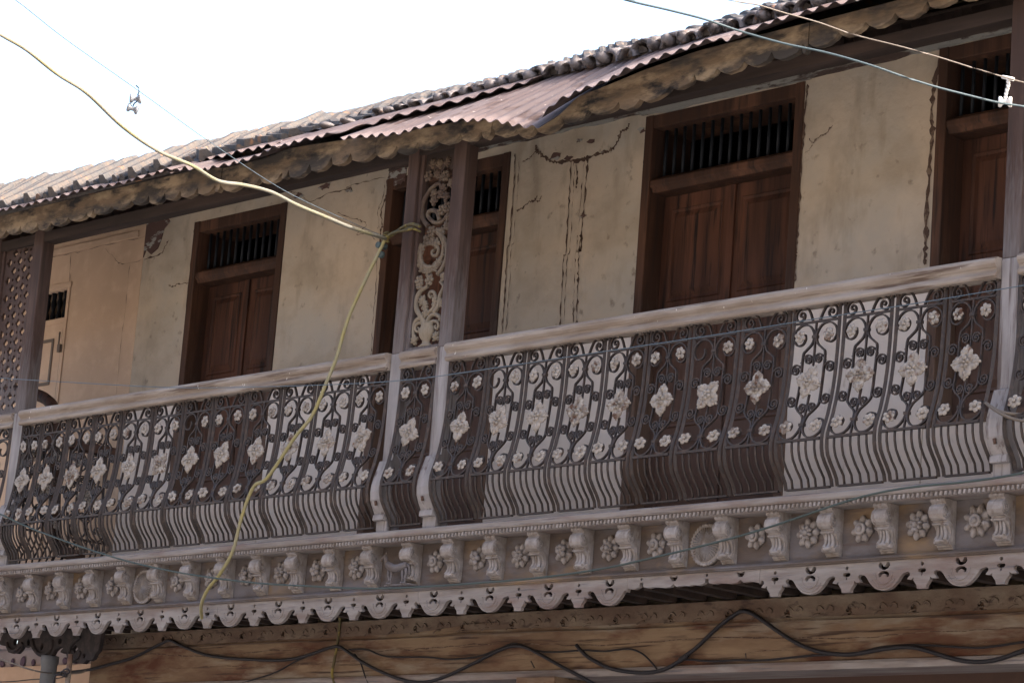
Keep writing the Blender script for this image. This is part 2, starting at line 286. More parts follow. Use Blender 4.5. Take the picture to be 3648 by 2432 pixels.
# measured centre lines (metres) of cables, cracks and carvings
D={'yellow_a':[(2.525,-4.5,5.077),(2.448,-4.207,5.051),(2.179,-3.913,5.119),(1.965,-3.62,5.135),(1.762,-3.327,5.162),(1.618,-3.033,5.114),(1.48,-2.74,5.099),(1.348,-2.447,5.121),(1.158,-2.153,5.148),(0.971,-1.86,5.226),(0.796,-1.567,5.289),(0.635,-1.273,5.315),(0.483,-0.98,5.348),(0.34,-0.687,5.377),(0.204,-0.393,5.416),(-0.059,-0.1,5.499)],'yellow_b':[(-0.059,-0.1,5.499),(-0.279,-0.12,5.105),(-0.343,-0.14,4.851),(-0.385,-0.16,4.714),(-0.461,-0.18,4.525),(-0.575,-0.2,4.404),(-0.789,-0.2,4.193),(-0.908,-0.2,4.149),(-1.005,-0.19,3.987),(-1.085,-0.17,3.798),(-1.216,-0.15,3.671),(-1.355,-0.12,3.596),(-1.452,-0.08,3.52),(-1.586,0.03,3.464)],'yellow_c':[(-0.787,0.4,3.544),(-0.8,0.42,3.47),(-0.816,0.43,3.37),(-0.822,0.43,3.319),(-0.832,0.43,3.243),(-0.842,0.43,3.175),(-0.815,0.43,3.124),(-0.784,0.43,3.089)],'thinwire':[(3.41,-5.0,4.918),(2.678,-4.297,5.123),(1.962,-3.594,5.296),(1.515,-2.891,5.331),(1.106,-2.189,5.341),(0.756,-1.486,5.337),(0.304,-0.783,5.432),(-0.084,-0.08,5.515)],'spools':[(2.541,-3.6,4.931),(2.527,-3.6,4.891),(2.554,-3.6,4.96)],'teal_top':[(4.403,-3.0,5.223),(4.583,-2.862,5.158),(4.664,-2.723,5.144),(4.736,-2.585,5.13),(4.788,-2.446,5.113),(4.885,-2.308,5.085),(4.983,-2.169,5.068),(5.081,-2.031,5.039),(5.138,-1.892,5.018),(5.174,-1.754,5.011),(5.211,-1.615,5.01),(5.25,-1.477,5.01),(5.274,-1.338,5.025),(5.375,-1.2,5.014)],'beige_top':[(4.957,-3.0,5.109),(5.097,-2.836,5.062),(5.083,-2.673,5.093),(5.063,-2.509,5.114),(5.089,-2.345,5.118),(5.119,-2.182,5.111),(5.195,-2.018,5.099),(5.251,-1.855,5.091),(5.288,-1.691,5.086),(5.338,-1.527,5.078),(5.289,-1.364,5.113),(5.371,-1.2,5.098)],'twine':[(5.191,-1.34,5.153),(5.194,-1.34,5.127),(5.185,-1.34,5.093),(5.182,-1.34,5.067)],'rail_wire':[(-3.824,-0.3,5.057),(-3.512,-0.3,5.01),(-2.531,-0.3,4.881),(-1.626,-0.3,4.768),(-0.794,-0.3,4.693),(0.089,-0.3,4.628),(0.591,-0.3,4.607),(1.034,-0.3,4.605),(1.522,-0.3,4.606),(1.988,-0.3,4.608),(2.432,-0.3,4.609),(2.857,-0.3,4.611),(3.395,-0.3,4.617),(3.904,-0.3,4.62),(4.505,-0.3,4.63),(4.839,-0.3,4.636)],'dark_wire':[(-3.835,-0.25,4.253),(-3.412,-0.25,4.142),(-3.101,-0.25,4.047),(-2.753,-0.25,3.954),(-2.369,-0.25,3.859),(-1.954,-0.25,3.767),(-1.514,-0.25,3.689),(-1.093,-0.25,3.63),(-0.69,-0.25,3.584),(-0.303,-0.25,3.553),(0.069,-0.25,3.525),(0.428,-0.25,3.509),(0.772,-0.25,3.505),(1.106,-0.25,3.506),(1.428,-0.25,3.509),(1.739,-0.25,3.52),(2.041,-0.25,3.54),(2.332,-0.25,3.572),(2.614,-0.25,3.607),(2.888,-0.25,3.645),(3.154,-0.25,3.692),(3.412,-0.25,3.744),(3.614,-0.25,3.78),(3.788,-0.25,3.798),(3.959,-0.25,3.805),(4.152,-0.25,3.805),(4.339,-0.25,3.811),(4.505,-0.25,3.823),(4.725,-0.25,3.839)],'black_a':[(-3.648,0.42,3.236),(-3.285,0.42,3.247),(-3.0,0.42,3.282),(-2.769,0.42,3.318),(-2.502,0.42,3.393),(-2.413,0.42,3.409),(-2.27,0.42,3.368),(-2.006,0.42,3.307),(-1.638,0.42,3.275),(-1.216,0.42,3.264),(-0.884,0.42,3.319),(-0.791,0.42,3.325),(-0.725,0.42,3.302),(-0.53,0.42,3.217),(-0.263,0.42,3.136),(-0.059,0.42,3.107),(0.111,0.42,3.128),(0.345,0.42,3.196),(0.574,0.42,3.27),(0.689,0.42,3.286),(0.807,0.42,3.263),(1.043,0.42,3.171),(1.217,0.42,3.105),(1.342,0.42,3.056),(1.443,0.42,3.017)],'black_b':[(1.15,0.42,3.277),(1.192,0.42,3.245),(1.262,0.42,3.204),(1.431,0.42,3.146),(1.647,0.42,3.122),(1.803,0.42,3.138),(1.954,0.42,3.201),(1.9,0.42,3.182),(2.008,0.42,3.238),(2.152,0.42,3.338),(2.266,0.42,3.4),(2.325,0.42,3.409),(2.406,0.42,3.38),(2.548,0.42,3.303),(2.697,0.42,3.233),(2.841,0.42,3.193),(3.009,0.42,3.178),(3.207,0.42,3.197),(3.359,0.42,3.203),(3.474,0.42,3.183),(3.65,0.42,3.137),(3.786,0.42,3.123),(3.903,0.42,3.137),(4.027,0.42,3.171),(4.106,0.42,3.198)],'black_c':[(-0.711,0.43,3.307),(-0.553,0.43,3.303),(-0.38,0.43,3.26),(-0.038,0.43,3.247),(0.161,0.43,3.23),(0.389,0.43,3.24),(0.562,0.43,3.279),(0.677,0.43,3.3),(0.854,0.43,3.255),(1.025,0.43,3.247),(1.192,0.43,3.25),(1.358,0.43,3.241),(1.519,0.43,3.248),(1.628,0.43,3.219),(1.718,0.43,3.156),(1.741,0.43,3.133)],'black_d':[(1.849,0.432,3.162),(1.93,0.432,3.183),(2.104,0.432,3.171),(2.303,0.432,3.172),(2.451,0.432,3.166),(2.737,0.432,3.18),(2.906,0.432,3.182),(3.062,0.432,3.189),(3.197,0.432,3.209),(3.419,0.432,3.213),(3.723,0.432,3.191),(3.849,0.432,3.194),(4.016,0.432,3.209),(4.072,0.432,3.214)],'black_e':[(-1.844,0.432,3.109),(-1.564,0.432,3.156),(-1.359,0.432,3.195),(-1.161,0.432,3.26),(-0.899,0.432,3.321)],'black_f':[(-0.657,0.432,3.281),(-0.598,0.432,3.229),(-0.548,0.432,3.152),(-0.487,0.432,3.084)],'tie_a':[(4.143,-0.07,4.192),(4.19,-0.09,4.166),(4.239,-0.1,4.142),(4.283,-0.1,4.129),(4.32,-0.08,4.124),(4.365,-0.07,4.118)],'tie_b':[(4.16,-0.08,4.185),(4.207,-0.1,4.155),(4.26,-0.11,4.127),(4.297,-0.1,4.108),(4.334,-0.09,4.096),(4.382,-0.08,4.088)],'left_wire':[(-3.574,-0.1,3.282),(-3.461,-0.1,3.256),(-3.371,-0.05,3.23),(-3.282,0.0,3.204),(-3.271,0.1,3.196),(-3.358,0.3,3.214),(-3.296,0.4,3.231),(-3.251,0.42,3.256)],'left_wire2':[(-4.111,0.3,3.175),(-3.889,0.3,3.176),(-3.673,0.3,3.184),(-3.511,0.3,3.184),(-3.353,0.3,3.19),(-3.254,0.3,3.22)],'arm':[(-4.57,0.45,5.161),(-4.393,0.45,5.15),(-4.192,0.45,5.109),(-4.051,0.45,5.063),(-3.965,0.45,5.006),(-3.918,0.45,4.937),(-3.903,0.45,4.838),(-3.889,0.45,4.708),(-3.872,0.45,4.578),(-3.814,0.45,4.347),(-3.818,0.45,4.241),(-3.773,0.45,4.132),(-3.655,0.45,4.027),(-3.452,0.45,3.975)],'tie_wrap':[(-0.108,-0.06,5.515),(-0.053,-0.06,5.527),(0.035,-0.06,5.56),(0.107,-0.06,5.568),(0.183,-0.06,5.545)],'tie_b2':[(-0.114,-0.07,5.508),(-0.024,-0.07,5.534),(0.104,-0.07,5.536),(0.14,-0.07,5.543)],'crack_a':[(0.16,0.764,6.222),(0.177,0.764,6.19),(0.221,0.764,6.155),(0.292,0.764,6.11),(0.36,0.764,6.09),(0.453,0.764,6.08),(0.558,0.764,6.073),(0.609,0.764,6.079),(0.712,0.764,6.087),(0.787,0.764,6.093),(0.834,0.764,6.132),(0.855,0.764,6.185),(0.904,0.764,6.196),(0.914,0.764,6.227)],'crack_b':[(0.061,0.764,6.137),(0.114,0.764,6.148),(0.146,0.764,6.167),(0.177,0.764,6.19)],'crack_c':[(0.039,0.764,5.847),(0.092,0.764,5.859),(0.143,0.764,5.885),(0.189,0.764,5.892),(0.206,0.764,5.918)],'crack_d':[(0.189,0.764,5.892),(0.224,0.764,5.878),(0.247,0.764,5.908)],'crack_e':[(0.467,0.764,6.078),(0.475,0.764,5.935),(0.476,0.764,5.794),(0.482,0.764,5.55),(0.465,0.764,5.521),(0.471,0.764,5.334),(0.48,0.764,5.121)],'crack_f':[(0.609,0.764,6.079),(0.602,0.764,5.963),(0.601,0.764,5.776),(0.6,0.764,5.59),(0.6,0.764,5.535),(0.596,0.764,5.634),(0.59,0.764,5.505),(0.595,0.764,5.393),(0.603,0.764,5.245),(0.612,0.764,5.115)],'crack_g':[(0.507,0.764,6.072),(0.527,0.764,5.993),(0.526,0.764,5.909)],'crack_h':[(2.255,0.764,5.92),(2.285,0.764,5.894),(2.327,0.764,5.918),(2.37,0.764,5.928),(2.417,0.764,5.968)],'crack_i':[(2.285,0.764,5.894),(2.265,0.764,5.858),(2.233,0.764,5.846)],'crack_j':[(-3.619,0.764,6.036),(-3.44,0.764,6.046),(-3.393,0.764,6.089),(-3.356,0.764,6.134)],'crack_k':[(-3.303,0.764,5.821),(-3.256,0.764,5.804),(-3.205,0.764,5.814),(-3.072,0.764,5.808)],'crack_l':[(-2.093,0.764,6.277),(-2.009,0.764,6.254),(-1.886,0.764,6.184),(-1.7,0.764,6.209),(-1.485,0.764,6.208),(-1.529,0.764,6.225),(-1.376,0.764,6.233),(-1.163,0.764,6.231)],'crack_m':[(-1.601,0.764,6.071),(-1.47,0.764,6.021),(-1.358,0.764,5.985),(-1.308,0.764,5.948),(-1.393,0.764,5.905),(-1.301,0.764,5.897),(-1.204,0.764,5.849)],'crack_n':[(-4.088,0.764,6.17),(-3.982,0.764,6.106),(-3.858,0.764,6.034),(-3.619,0.764,6.036)],'crack_o':[(-4.841,0.764,6.2),(-4.494,0.764,6.19),(-4.187,0.764,6.195),(-3.628,0.764,6.193)],'crack_p':[(-4.494,0.764,6.19),(-4.472,0.764,5.97)],'crack_q':[(-3.771,0.764,6.017),(-3.768,0.764,5.739),(-3.775,0.764,5.464),(-3.769,0.764,5.124)],'edge_a':[(-3.08,0.764,6.178),(-3.083,0.764,5.929),(-3.073,0.764,5.55),(-3.054,0.764,5.227),(-3.054,0.764,5.121)],'edge_b':[(-0.007,0.764,6.2),(0.002,0.764,6.054),(0.003,0.764,5.862),(0.004,0.764,5.671),(-0.012,0.764,5.631),(-0.004,0.764,5.44),(-0.003,0.764,5.25),(-0.003,0.764,5.128)],'edge_c':[(-1.14,0.764,6.227),(-1.135,0.764,6.125),(-1.175,0.764,6.03),(-1.154,0.764,5.926),(-1.167,0.764,5.888),(-1.137,0.764,5.63),(-1.134,0.764,5.43),(-1.13,0.764,5.231),(-1.12,0.764,5.122)],'edge_d':[(1.051,0.764,6.227),(1.055,0.764,5.986),(1.061,0.764,5.711),(1.058,0.764,5.484),(1.055,0.764,5.444),(1.06,0.764,5.263),(1.06,0.764,5.128)],'edge_e':[(2.228,0.764,6.222),(2.217,0.764,6.066),(2.218,0.764,5.892),(2.217,0.764,5.675),(2.216,0.764,5.459),(2.215,0.764,5.322),(2.212,0.764,5.293),(2.211,0.764,5.157)],'edge_f':[(3.112,0.764,6.234),(3.079,0.764,6.088),(3.068,0.764,5.922),(3.076,0.764,5.796),(3.067,0.764,5.589),(3.066,0.764,5.341),(3.066,0.764,5.21),(3.067,0.764,5.141)],'vine1':[(0.182,0.03,5.007),(0.16,0.03,5.046),(0.113,0.03,5.088),(0.095,0.03,5.13),(0.098,0.03,5.178),(0.122,0.03,5.208),(0.162,0.03,5.223),(0.184,0.03,5.233)],'vine2':[(0.249,0.03,5.285),(0.287,0.03,5.317),(0.313,0.03,5.362),(0.317,0.03,5.41),(0.292,0.03,5.47),(0.245,0.03,5.517),(0.217,0.03,5.545)],'vine3':[(0.142,0.03,5.572),(0.095,0.03,5.615),(0.076,0.03,5.671),(0.082,0.03,5.72),(0.113,0.03,5.765),(0.151,0.03,5.796),(0.203,0.03,5.809),(0.224,0.03,5.781)],'stemL':[(0.176,0.03,5.008),(0.141,0.03,5.052),(0.101,0.03,5.04),(0.088,0.03,5.002),(0.094,0.03,4.952),(0.11,0.03,4.918)],'stemR':[(0.194,0.03,5.006),(0.213,0.03,5.048),(0.252,0.03,5.063),(0.303,0.03,5.038),(0.299,0.03,5.018)],'spirL':[(0.189,0.03,4.998),(0.156,0.03,5.026),(0.115,0.03,5.023),(0.1,0.03,5.0),(0.12,0.03,4.978),(0.137,0.03,4.988),(0.123,0.03,5.002)],'spirR':[(0.201,0.03,4.997),(0.228,0.03,5.022),(0.276,0.03,5.019),(0.296,0.03,4.994),(0.284,0.03,4.976),(0.264,0.03,4.99),(0.275,0.03,4.998)],'bigspir':[(0.219,0.03,5.529),(0.26,0.03,5.491),(0.284,0.03,5.439),(0.274,0.03,5.375),(0.23,0.03,5.34),(0.172,0.03,5.336),(0.12,0.03,5.363),(0.096,0.03,5.415),(0.109,0.03,5.458),(0.155,0.03,5.472),(0.216,0.03,5.456),(0.244,0.03,5.424),(0.229,0.03,5.397),(0.199,0.03,5.401),(0.191,0.03,5.423),(0.208,0.03,5.429)],'spir3':[(0.203,0.03,5.077),(0.242,0.03,5.097),(0.254,0.03,5.144),(0.238,0.03,5.182),(0.207,0.03,5.194),(0.195,0.03,5.175),(0.211,0.03,5.161),(0.225,0.03,5.171)],'spir4':[(0.251,0.03,5.072),(0.282,0.03,5.108),(0.287,0.03,5.164),(0.311,0.03,5.209),(0.278,0.03,5.241)],'spir5':[(0.235,0.03,5.592),(0.205,0.03,5.645),(0.149,0.03,5.661),(0.128,0.03,5.639),(0.156,0.03,5.607),(0.201,0.03,5.584),(0.26,0.03,5.588),(0.286,0.03,5.617)],'vase':[(0.194,0.03,5.006),(0.21,0.03,4.876),(0.142,0.03,4.995),(0.262,0.03,4.982)],'flowers':[(0.199,0.03,5.259),(0.115,0.03,5.262),(0.183,0.03,5.534),(0.119,0.03,5.863),(0.265,0.03,5.841),(0.253,0.03,5.646),(0.299,0.03,5.656)],'leaves':[(0.147,0.03,5.148),(0.163,0.03,5.114),(0.186,0.03,5.075),(0.244,0.03,5.129),(0.293,0.03,5.115),(0.103,0.03,4.927),(0.286,0.03,4.931),(0.299,0.03,5.259),(0.217,0.03,5.741),(0.268,0.03,5.718),(0.169,0.03,5.748),(0.238,0.03,5.771),(0.168,0.03,5.708),(0.128,0.03,5.492),(0.177,0.03,5.486),(0.227,0.03,5.467),(0.092,0.03,5.448),(0.084,0.03,5.416),(0.09,0.03,5.367),(0.124,0.03,5.33),(0.174,0.03,5.315),(0.22,0.03,5.325),(0.259,0.03,5.353),(0.256,0.03,5.524),(0.3,0.03,5.55),(0.3,0.03,5.599),(0.229,0.03,5.838),(0.179,0.03,5.862),(0.294,0.03,5.795),(0.135,0.03,5.927),(0.196,0.03,5.917),(0.255,0.03,5.924)],'panelcorner':[(0.025,0.03,4.879),(0.311,0.03,4.873),(0.042,0.03,5.991),(0.309,0.03,5.965)],'fr':[(3.704,0.05,3.409),(3.751,0.05,3.405),(3.754,0.05,3.421),(3.775,0.05,3.446),(3.77,0.05,3.459),(3.791,0.05,3.451),(3.813,0.05,3.452),(3.794,0.05,3.471),(3.795,0.05,3.483),(3.813,0.05,3.486),(3.839,0.05,3.465),(3.864,0.05,3.442),(3.898,0.05,3.418),(3.942,0.05,3.408),(3.986,0.05,3.417),(4.016,0.05,3.441),(4.042,0.05,3.468),(4.069,0.05,3.486),(4.093,0.05,3.482),(4.082,0.05,3.46),(4.11,0.05,3.452),(4.138,0.05,3.435),(4.149,0.05,3.413),(4.198,0.05,3.409),(3.714,0.05,3.518),(3.715,0.05,3.49),(3.716,0.05,3.471),(3.693,0.05,3.488),(3.738,0.05,3.486),(3.92,0.05,3.524),(3.962,0.05,3.525),(3.943,0.05,3.51),(3.927,0.05,3.477),(3.97,0.05,3.478),(3.946,0.05,3.492),(3.943,0.05,3.537)],'column':[(-3.124,0.0,3.254),(-3.004,0.0,3.251),(-3.096,0.0,3.112),(-2.977,0.0,3.11)],'pole2':[(-3.016,0.1,3.278),(-2.982,0.1,3.278),(-2.988,0.1,3.131)],'bracketdark':[(-3.881,0.2,3.397),(-3.782,0.2,3.342),(-3.716,0.2,3.337),(-3.634,0.2,3.365),(-3.513,0.2,3.349),(-3.441,0.2,3.308),(-3.344,0.2,3.303),(-3.303,0.2,3.335),(-3.239,0.2,3.36),(-3.195,0.2,3.35),(-3.169,0.2,3.319),(-3.09,0.2,3.261),(-3.018,0.2,3.262),(-2.97,0.2,3.252),(-2.923,0.2,3.274),(-2.868,0.2,3.279)],'far_band':[(-8.329,3.0,3.908),(-8.158,3.0,3.864),(-8.316,3.0,3.845),(-7.83,3.0,3.851),(-8.29,3.0,3.715),(-7.701,3.0,3.713),(-7.038,3.0,3.727)],'cap':[(0.781,0.36,3.144),(1.063,0.36,3.143),(1.071,0.36,3.073),(1.193,0.36,3.14)],'line2':[(1.818,0.45,3.323),(4.0,0.45,3.262),(-0.854,0.45,3.399),(1.915,0.45,3.322)],'band':[(1.833,0.45,3.15),(4.007,0.45,3.125),(1.836,0.45,3.112),(4.008,0.45,3.095),(0.436,0.45,3.157),(-2.63,0.45,3.18)],'beamend':[(-3.305,0.45,3.315),(-3.282,0.45,3.194),(-3.283,0.45,3.448)],'notch':[(2.592,0.45,3.388),(2.988,0.45,3.381),(3.386,0.45,3.376),(3.776,0.45,3.375),(1.419,0.45,3.407),(1.033,0.45,3.41),(0.637,0.45,3.412)],'horse':[(0.04,0.0,3.699),(0.086,0.0,3.681),(0.228,0.0,3.674),(0.105,0.0,3.583),(0.252,0.0,3.58)],'medal':[(2.375,0.06,3.679),(-2.241,0.06,3.679)],'sill':[(-3.543,0.77,4.299),(-2.984,0.77,4.365),(1.442,0.77,4.109)],'lat':[(-4.071,0.03,5.941),(-3.955,0.03,5.932),(-4.062,0.03,5.819),(-3.94,0.03,5.81),(-4.011,0.03,5.879),(-4.144,0.03,5.923)]}
# ================================================================== ground
g = MB(); g.add([(-600,-600,0),(600,-600,0),(600,600,0),(-600,600,0)], [(0,1,2,3)])
tag(g.build('street', MAT['earth']), kind='structure')

# ================================================================== the house
YW = .77
house = empty('timber_house', (0, YW, 0), 'old plastered timber house with dark teak doors and tiled roof behind the balcony', 'house')
def hb(mb, name, m, parent=None, **k):       # build a mesh in world space under the house (the empty sits at y = YW)
    o = mb.build(name, MAT[m], parent if parent is not None else house, **k)
    if parent is None: o.location = (0, -YW, 0)
    return o
# openings: x0, x1, z0, z1
OP = [(-3.08,-2.11,4.32,6.215), (-1.14,-.045,3.87,6.215), (1.05,2.21,3.87,6.24), (3.10,4.26,4.32,6.25), (5.2,6.3,3.9,6.24)]
def rect(x0,x1,z0,z1): return [(x0,z0),(x1,z0),(x1,z1),(x0,z1)]
wl = MB(); wl.prism(rect(-3.63, 16, 3.5, 6.48), YW, YW+.3, [rect(*o) for o in OP])  # unseen right end run far out to block the sun
wall = hb(wl, 'plaster_wall', 'plaster')
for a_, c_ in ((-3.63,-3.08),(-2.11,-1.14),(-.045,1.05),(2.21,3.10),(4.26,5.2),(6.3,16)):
    dd = MB(); dd.box(a_+.004, c_-.004, YW-.0025, YW+.002, 3.87, 5.085); hb(dd, 'lower_wall_strip', 'pale_lower')  # thin paler slabs laid over the lower wall
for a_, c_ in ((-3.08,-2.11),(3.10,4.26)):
    dd = MB(); dd.box(a_+.004, c_-.004, YW-.0025, YW+.002, 3.87, 4.315); hb(dd, 'lower_wall_strip', 'pale_lower')
rm = MB()
rm.box(-3.6, 16, YW+1.6, YW+1.7, 0, 6.6); rm.box(-3.6, 16, YW+.3, YW+1.6, 6.5, 6.6); rm.box(-3.6, 16, YW+.3, YW+1.6, 3.7, 3.8)
rm.box(-3.7, -3.6, YW+.3, YW+1.7, 3.7, 6.6); rm.box(15.9, 16, YW+.3, YW+1.7, 3.7, 6.6)
hb(rm, 'inner_room', 'dark')

def ribbon(mb, path, y, w0, w1, seed):
    rnd = random.Random(seed); P = smooth_path([(p[0], 0, p[2]) for p in path], 7)
    L = []; Rr = []
    for i, p in enumerate(P):
        q = P[min(i+1, len(P)-1)]-P[max(i-1, 0)]
        n = Vector((q.z, 0, -q.x)); n = n.normalized() if n.length > 1e-9 else Vector((1,0,0))
        h = w0+(w1-w0)*rnd.random()**2.2
        if i in (0, len(P)-1): h = .0008
        c = p+n*(rnd.random()-.5)*.010
        L.append(c+n*h*.5); Rr.append(c-n*h*.5)
    vs_ = [(a.x, y, a.z) for a in L]+[(a.x, y, a.z) for a in Rr]; k = len(P)
    mb.add(vs_, [(i, i+1, i+1+k, i+k) for i in range(k-1)])
for i, (nm, w0, w1) in enumerate([('crack_a',.008,.034),('crack_b',.003,.012),('crack_c',.004,.02),('crack_d',.003,.012),('crack_e',.002,.016),('crack_f',.002,.026),('crack_g',.003,.022),('crack_h',.003,.014),('crack_i',.002,.009),('crack_j',.004,.02),('crack_k',.003,.014),('crack_l',.002,.01),('crack_m',.002,.011),
        ('edge_a',.004,.016),('edge_b',.004,.018),('edge_c',.004,.022),('edge_d',.004,.014),('edge_e',.005,.024),('edge_f',.012,.05)]):
    cr = MB(); ribbon(cr, D[nm], YW-.003, w0, w1, i); hb(cr, 'wall_crack', 'crack', recalc=False)
for nm, dx in (('edge_b', .035), ('edge_c', -.03), ('edge_e', -.03), ('crack_e', .03), ('crack_f', -.03)):
    cr = MB(); ribbon(cr, [(p[0]+dx, 0, p[2]) for p in D[nm]], YW-.0035, .0, .009, sum(map(ord, nm))+int(dx*999)); hb(cr, 'wall_crack', 'crack', recalc=False)
def ragged(x0, x1, z0, z1, seed, amp=.03, n=9):
    rnd = random.Random(seed); pts = []
    for (a, b, c, d) in ((x0,z0,x1,z0),(x1,z0,x1,z1),(x1,z1,x0,z1),(x0,z1,x0,z0)):
        for i in range(n): t = i/n; pts.append((a+(c-a)*t+(rnd.random()-.5)*amp, b+(d-b)*t+(rnd.random()-.5)*amp))
    return pts
bp = MB()
bp.prism([(-3.625,6.05),(-3.60,6.10),(-3.54,6.06),(-3.47,6.09),(-3.44,6.15),(-3.42,6.22),(-3.36,6.26),(-3.40,6.30),(-3.625,6.30)], YW-.006, YW+.002); hb(bp, 'peeled_patch', 'bare'); bp = MB()
bp.prism(ragged(-1.14,-.98,6.17,6.29,3,.03), YW-.006, YW+.002); hb(bp, 'peeled_patch', 'bare')
for i, p in enumerate([(.33,6.13,.05),(.44,6.10,.03),(.62,6.17,.025),(.52,6.19,.02),(-2.0,6.24,.04),(-1.5,6.2,.03),(.72,6.09,.02),(-1.75,6.26,.05),(.60,5.74,.022),(1.02,6.17,.03)]):
    bp = MB(); bp.prism([(p[0]+p[2]*math.cos(a)*(.5+random.random()), p[1]+p[2]*.45*math.sin(a)*(.5+random.random())) for a in [k*.63 for k in range(10)]], YW-.005, YW+.002); hb(bp, 'peeled_patch', 'bare')

# lintel, wall plate, rafters and soffit
lt = MB()
def strip(mb, x0, x1, y0, y1, zb, zt, seed, amp=.012, n=40, x_step=None):
    rnd = random.Random(seed); n = max(4, int((x1-x0)/.09))
    bot = [(x0+(x1-x0)*i/n, zb+(rnd.random()-.5)*amp) for i in range(n+1)]
    top = [(x1-(x1-x0)*i/n, zt+(rnd.random()-.5)*amp*.3) for i in range(n+1)]
    mb.prism(bot+top, y0, y1)
strip(lt, -1.12, 1.02, YW-.02, YW+.01, 6.262, 6.345, 1)
strip(lt, 1.02, 2.25, YW-.025, YW+.01, 6.245, 6.385, 2)
strip(lt, 2.25, 3.1, YW-.018, YW+.01, 6.25, 6.385, 3)
strip(lt, 3.1, 7, YW-.028, YW+.01, 6.255, 6.385, 4)
hb(lt, 'lintel', 'peeling')
pl = MB(); pl.box(-6.0, 1.0, YW-.075, YW+.02, 6.335, 6.44); pl.box(1.0, 9, YW-.07, YW+.02, 6.372, 6.44); pl.box(-3.75, -.9, YW-.05, YW+.02, 6.295, 6.334)
pl.box(-.06,.10,YW-.11,YW-.076,6.30,6.42)
hb(pl, 'wall_plate', 'soffit', bevel=.006)
jt = MB()
for i in range(40):
    x = -6+i*.36
    jt.add([(x,.16,6.165),(x+.06,.16,6.165),(x+.06,YW+.05,6.485),(x,YW+.05,6.485),(x,.16,6.09),(x+.06,.16,6.09),(x+.06,YW+.05,6.41),(x,YW+.05,6.41)], [(0,1,2,3),(7,6,5,4),(0,4,5,1),(1,5,6,2),(2,6,7,3),(3,7,4,0)])
hb(jt, 'rafters', 'soffit')
sf = MB()
sf.extrude_x([(.10,6.135),(YW+.3,6.575),(YW+.3,6.59),(.10,6.15)], -6.2, 16)
hb(sf, 'soffit_boards', 'soffit')
vb = MB(); vb.box(-4.4, 5.2, .005, .095, 5.99, 6.055); hb(vb, 'verandah_beam', 'soffit')

# ---- scalloped eave board
EX = [-6.5,-4.193,-3.621,-2.678,-1.938,-1.106,-.678,-.037,.567,1.006,1.383,1.739,2.013,2.345,2.827,3.283,3.768,6.5]
EZ = [6.10,6.104,6.080,6.096,6.06,6.035,6.057,6.023,6.009,5.956,5.991,5.983,6.021,6.056,6.059,6.112,6.136,6.15]
def eave_bottom(x):                       # lower envelope of the board, moved to its plane y=-.12
    z = interp(12+(x-12)/.988, EX, EZ); return 1.6+(z-1.6)*.988
UX = [-6.5,-3.6,-1.9,-1.58,-1.2,-1.0,-.46,-.13,.28,.68,.93,1.1,1.26,1.34,1.43,1.6,1.9,2.3,6.5]
UE = [.467,.4655,.464,.4598,.4597,.463,.459,.456,.453,.452,.447,.4415,.438,.443,.450,.452,.457,.461,.465]
def under_sheet(x, y=-.12):
    zb = 1.6+interp(x, UX, UE)*9.75; zt = 1.6+.4655*10.5
    return zb+(zt-zb)*(y+.25)/.75-.016
def eave_board(x0, x1, seed, y=-.12):
    rnd = random.Random(seed); low = []; x = x0
    while x < x1-.03:
        p = min(.155+rnd.random()*.055, x1-x); d = .022+.018*rnd.random()
        low.append((x, eave_bottom(x)+.030))
        if rnd.random() < .55: low.append((x+.008, eave_bottom(x)+.044)); low.append((x+.02, eave_bottom(x)+.022))
        for k in range(1, 8):
            t = k/8; low.append((x+p*t, eave_bottom(x+p*t)+.026-d*math.sin(math.pi*t)**.7-.006*rnd.random()))
        x += p
    low.append((x1, eave_bottom(x1)+.03))
    topz = [(low[-1][0]-(low[-1][0]-low[0][0])*i/30, under_sheet(low[-1][0]-(low[-1][0]-low[0][0])*i/30)) for i in range(31)]
    mb = MB(); mb.prism(low+[(a, min(b, eave_bottom(a)+.21)) for a, b in topz], y, y+.035)
    # raised rounded flutes that follow each scallop
    return mb
JO = [-6.5,-4.1,-2.95,-1.62,-.98,-.19,.78,1.12,2.1,3.02,4.3,6.4]
for i in range(len(JO)-1):
    m_ = eave_board(JO[i]+.002, JO[i+1]-.002, 20+i, -.12+(.004 if i % 2 else 0)-(.006 if i in (5,) else 0))
    o = hb(m_, 'eave_board', 'eavewood', bevel=.006)
    o['label'] = 'carved scalloped eave board, weathered'

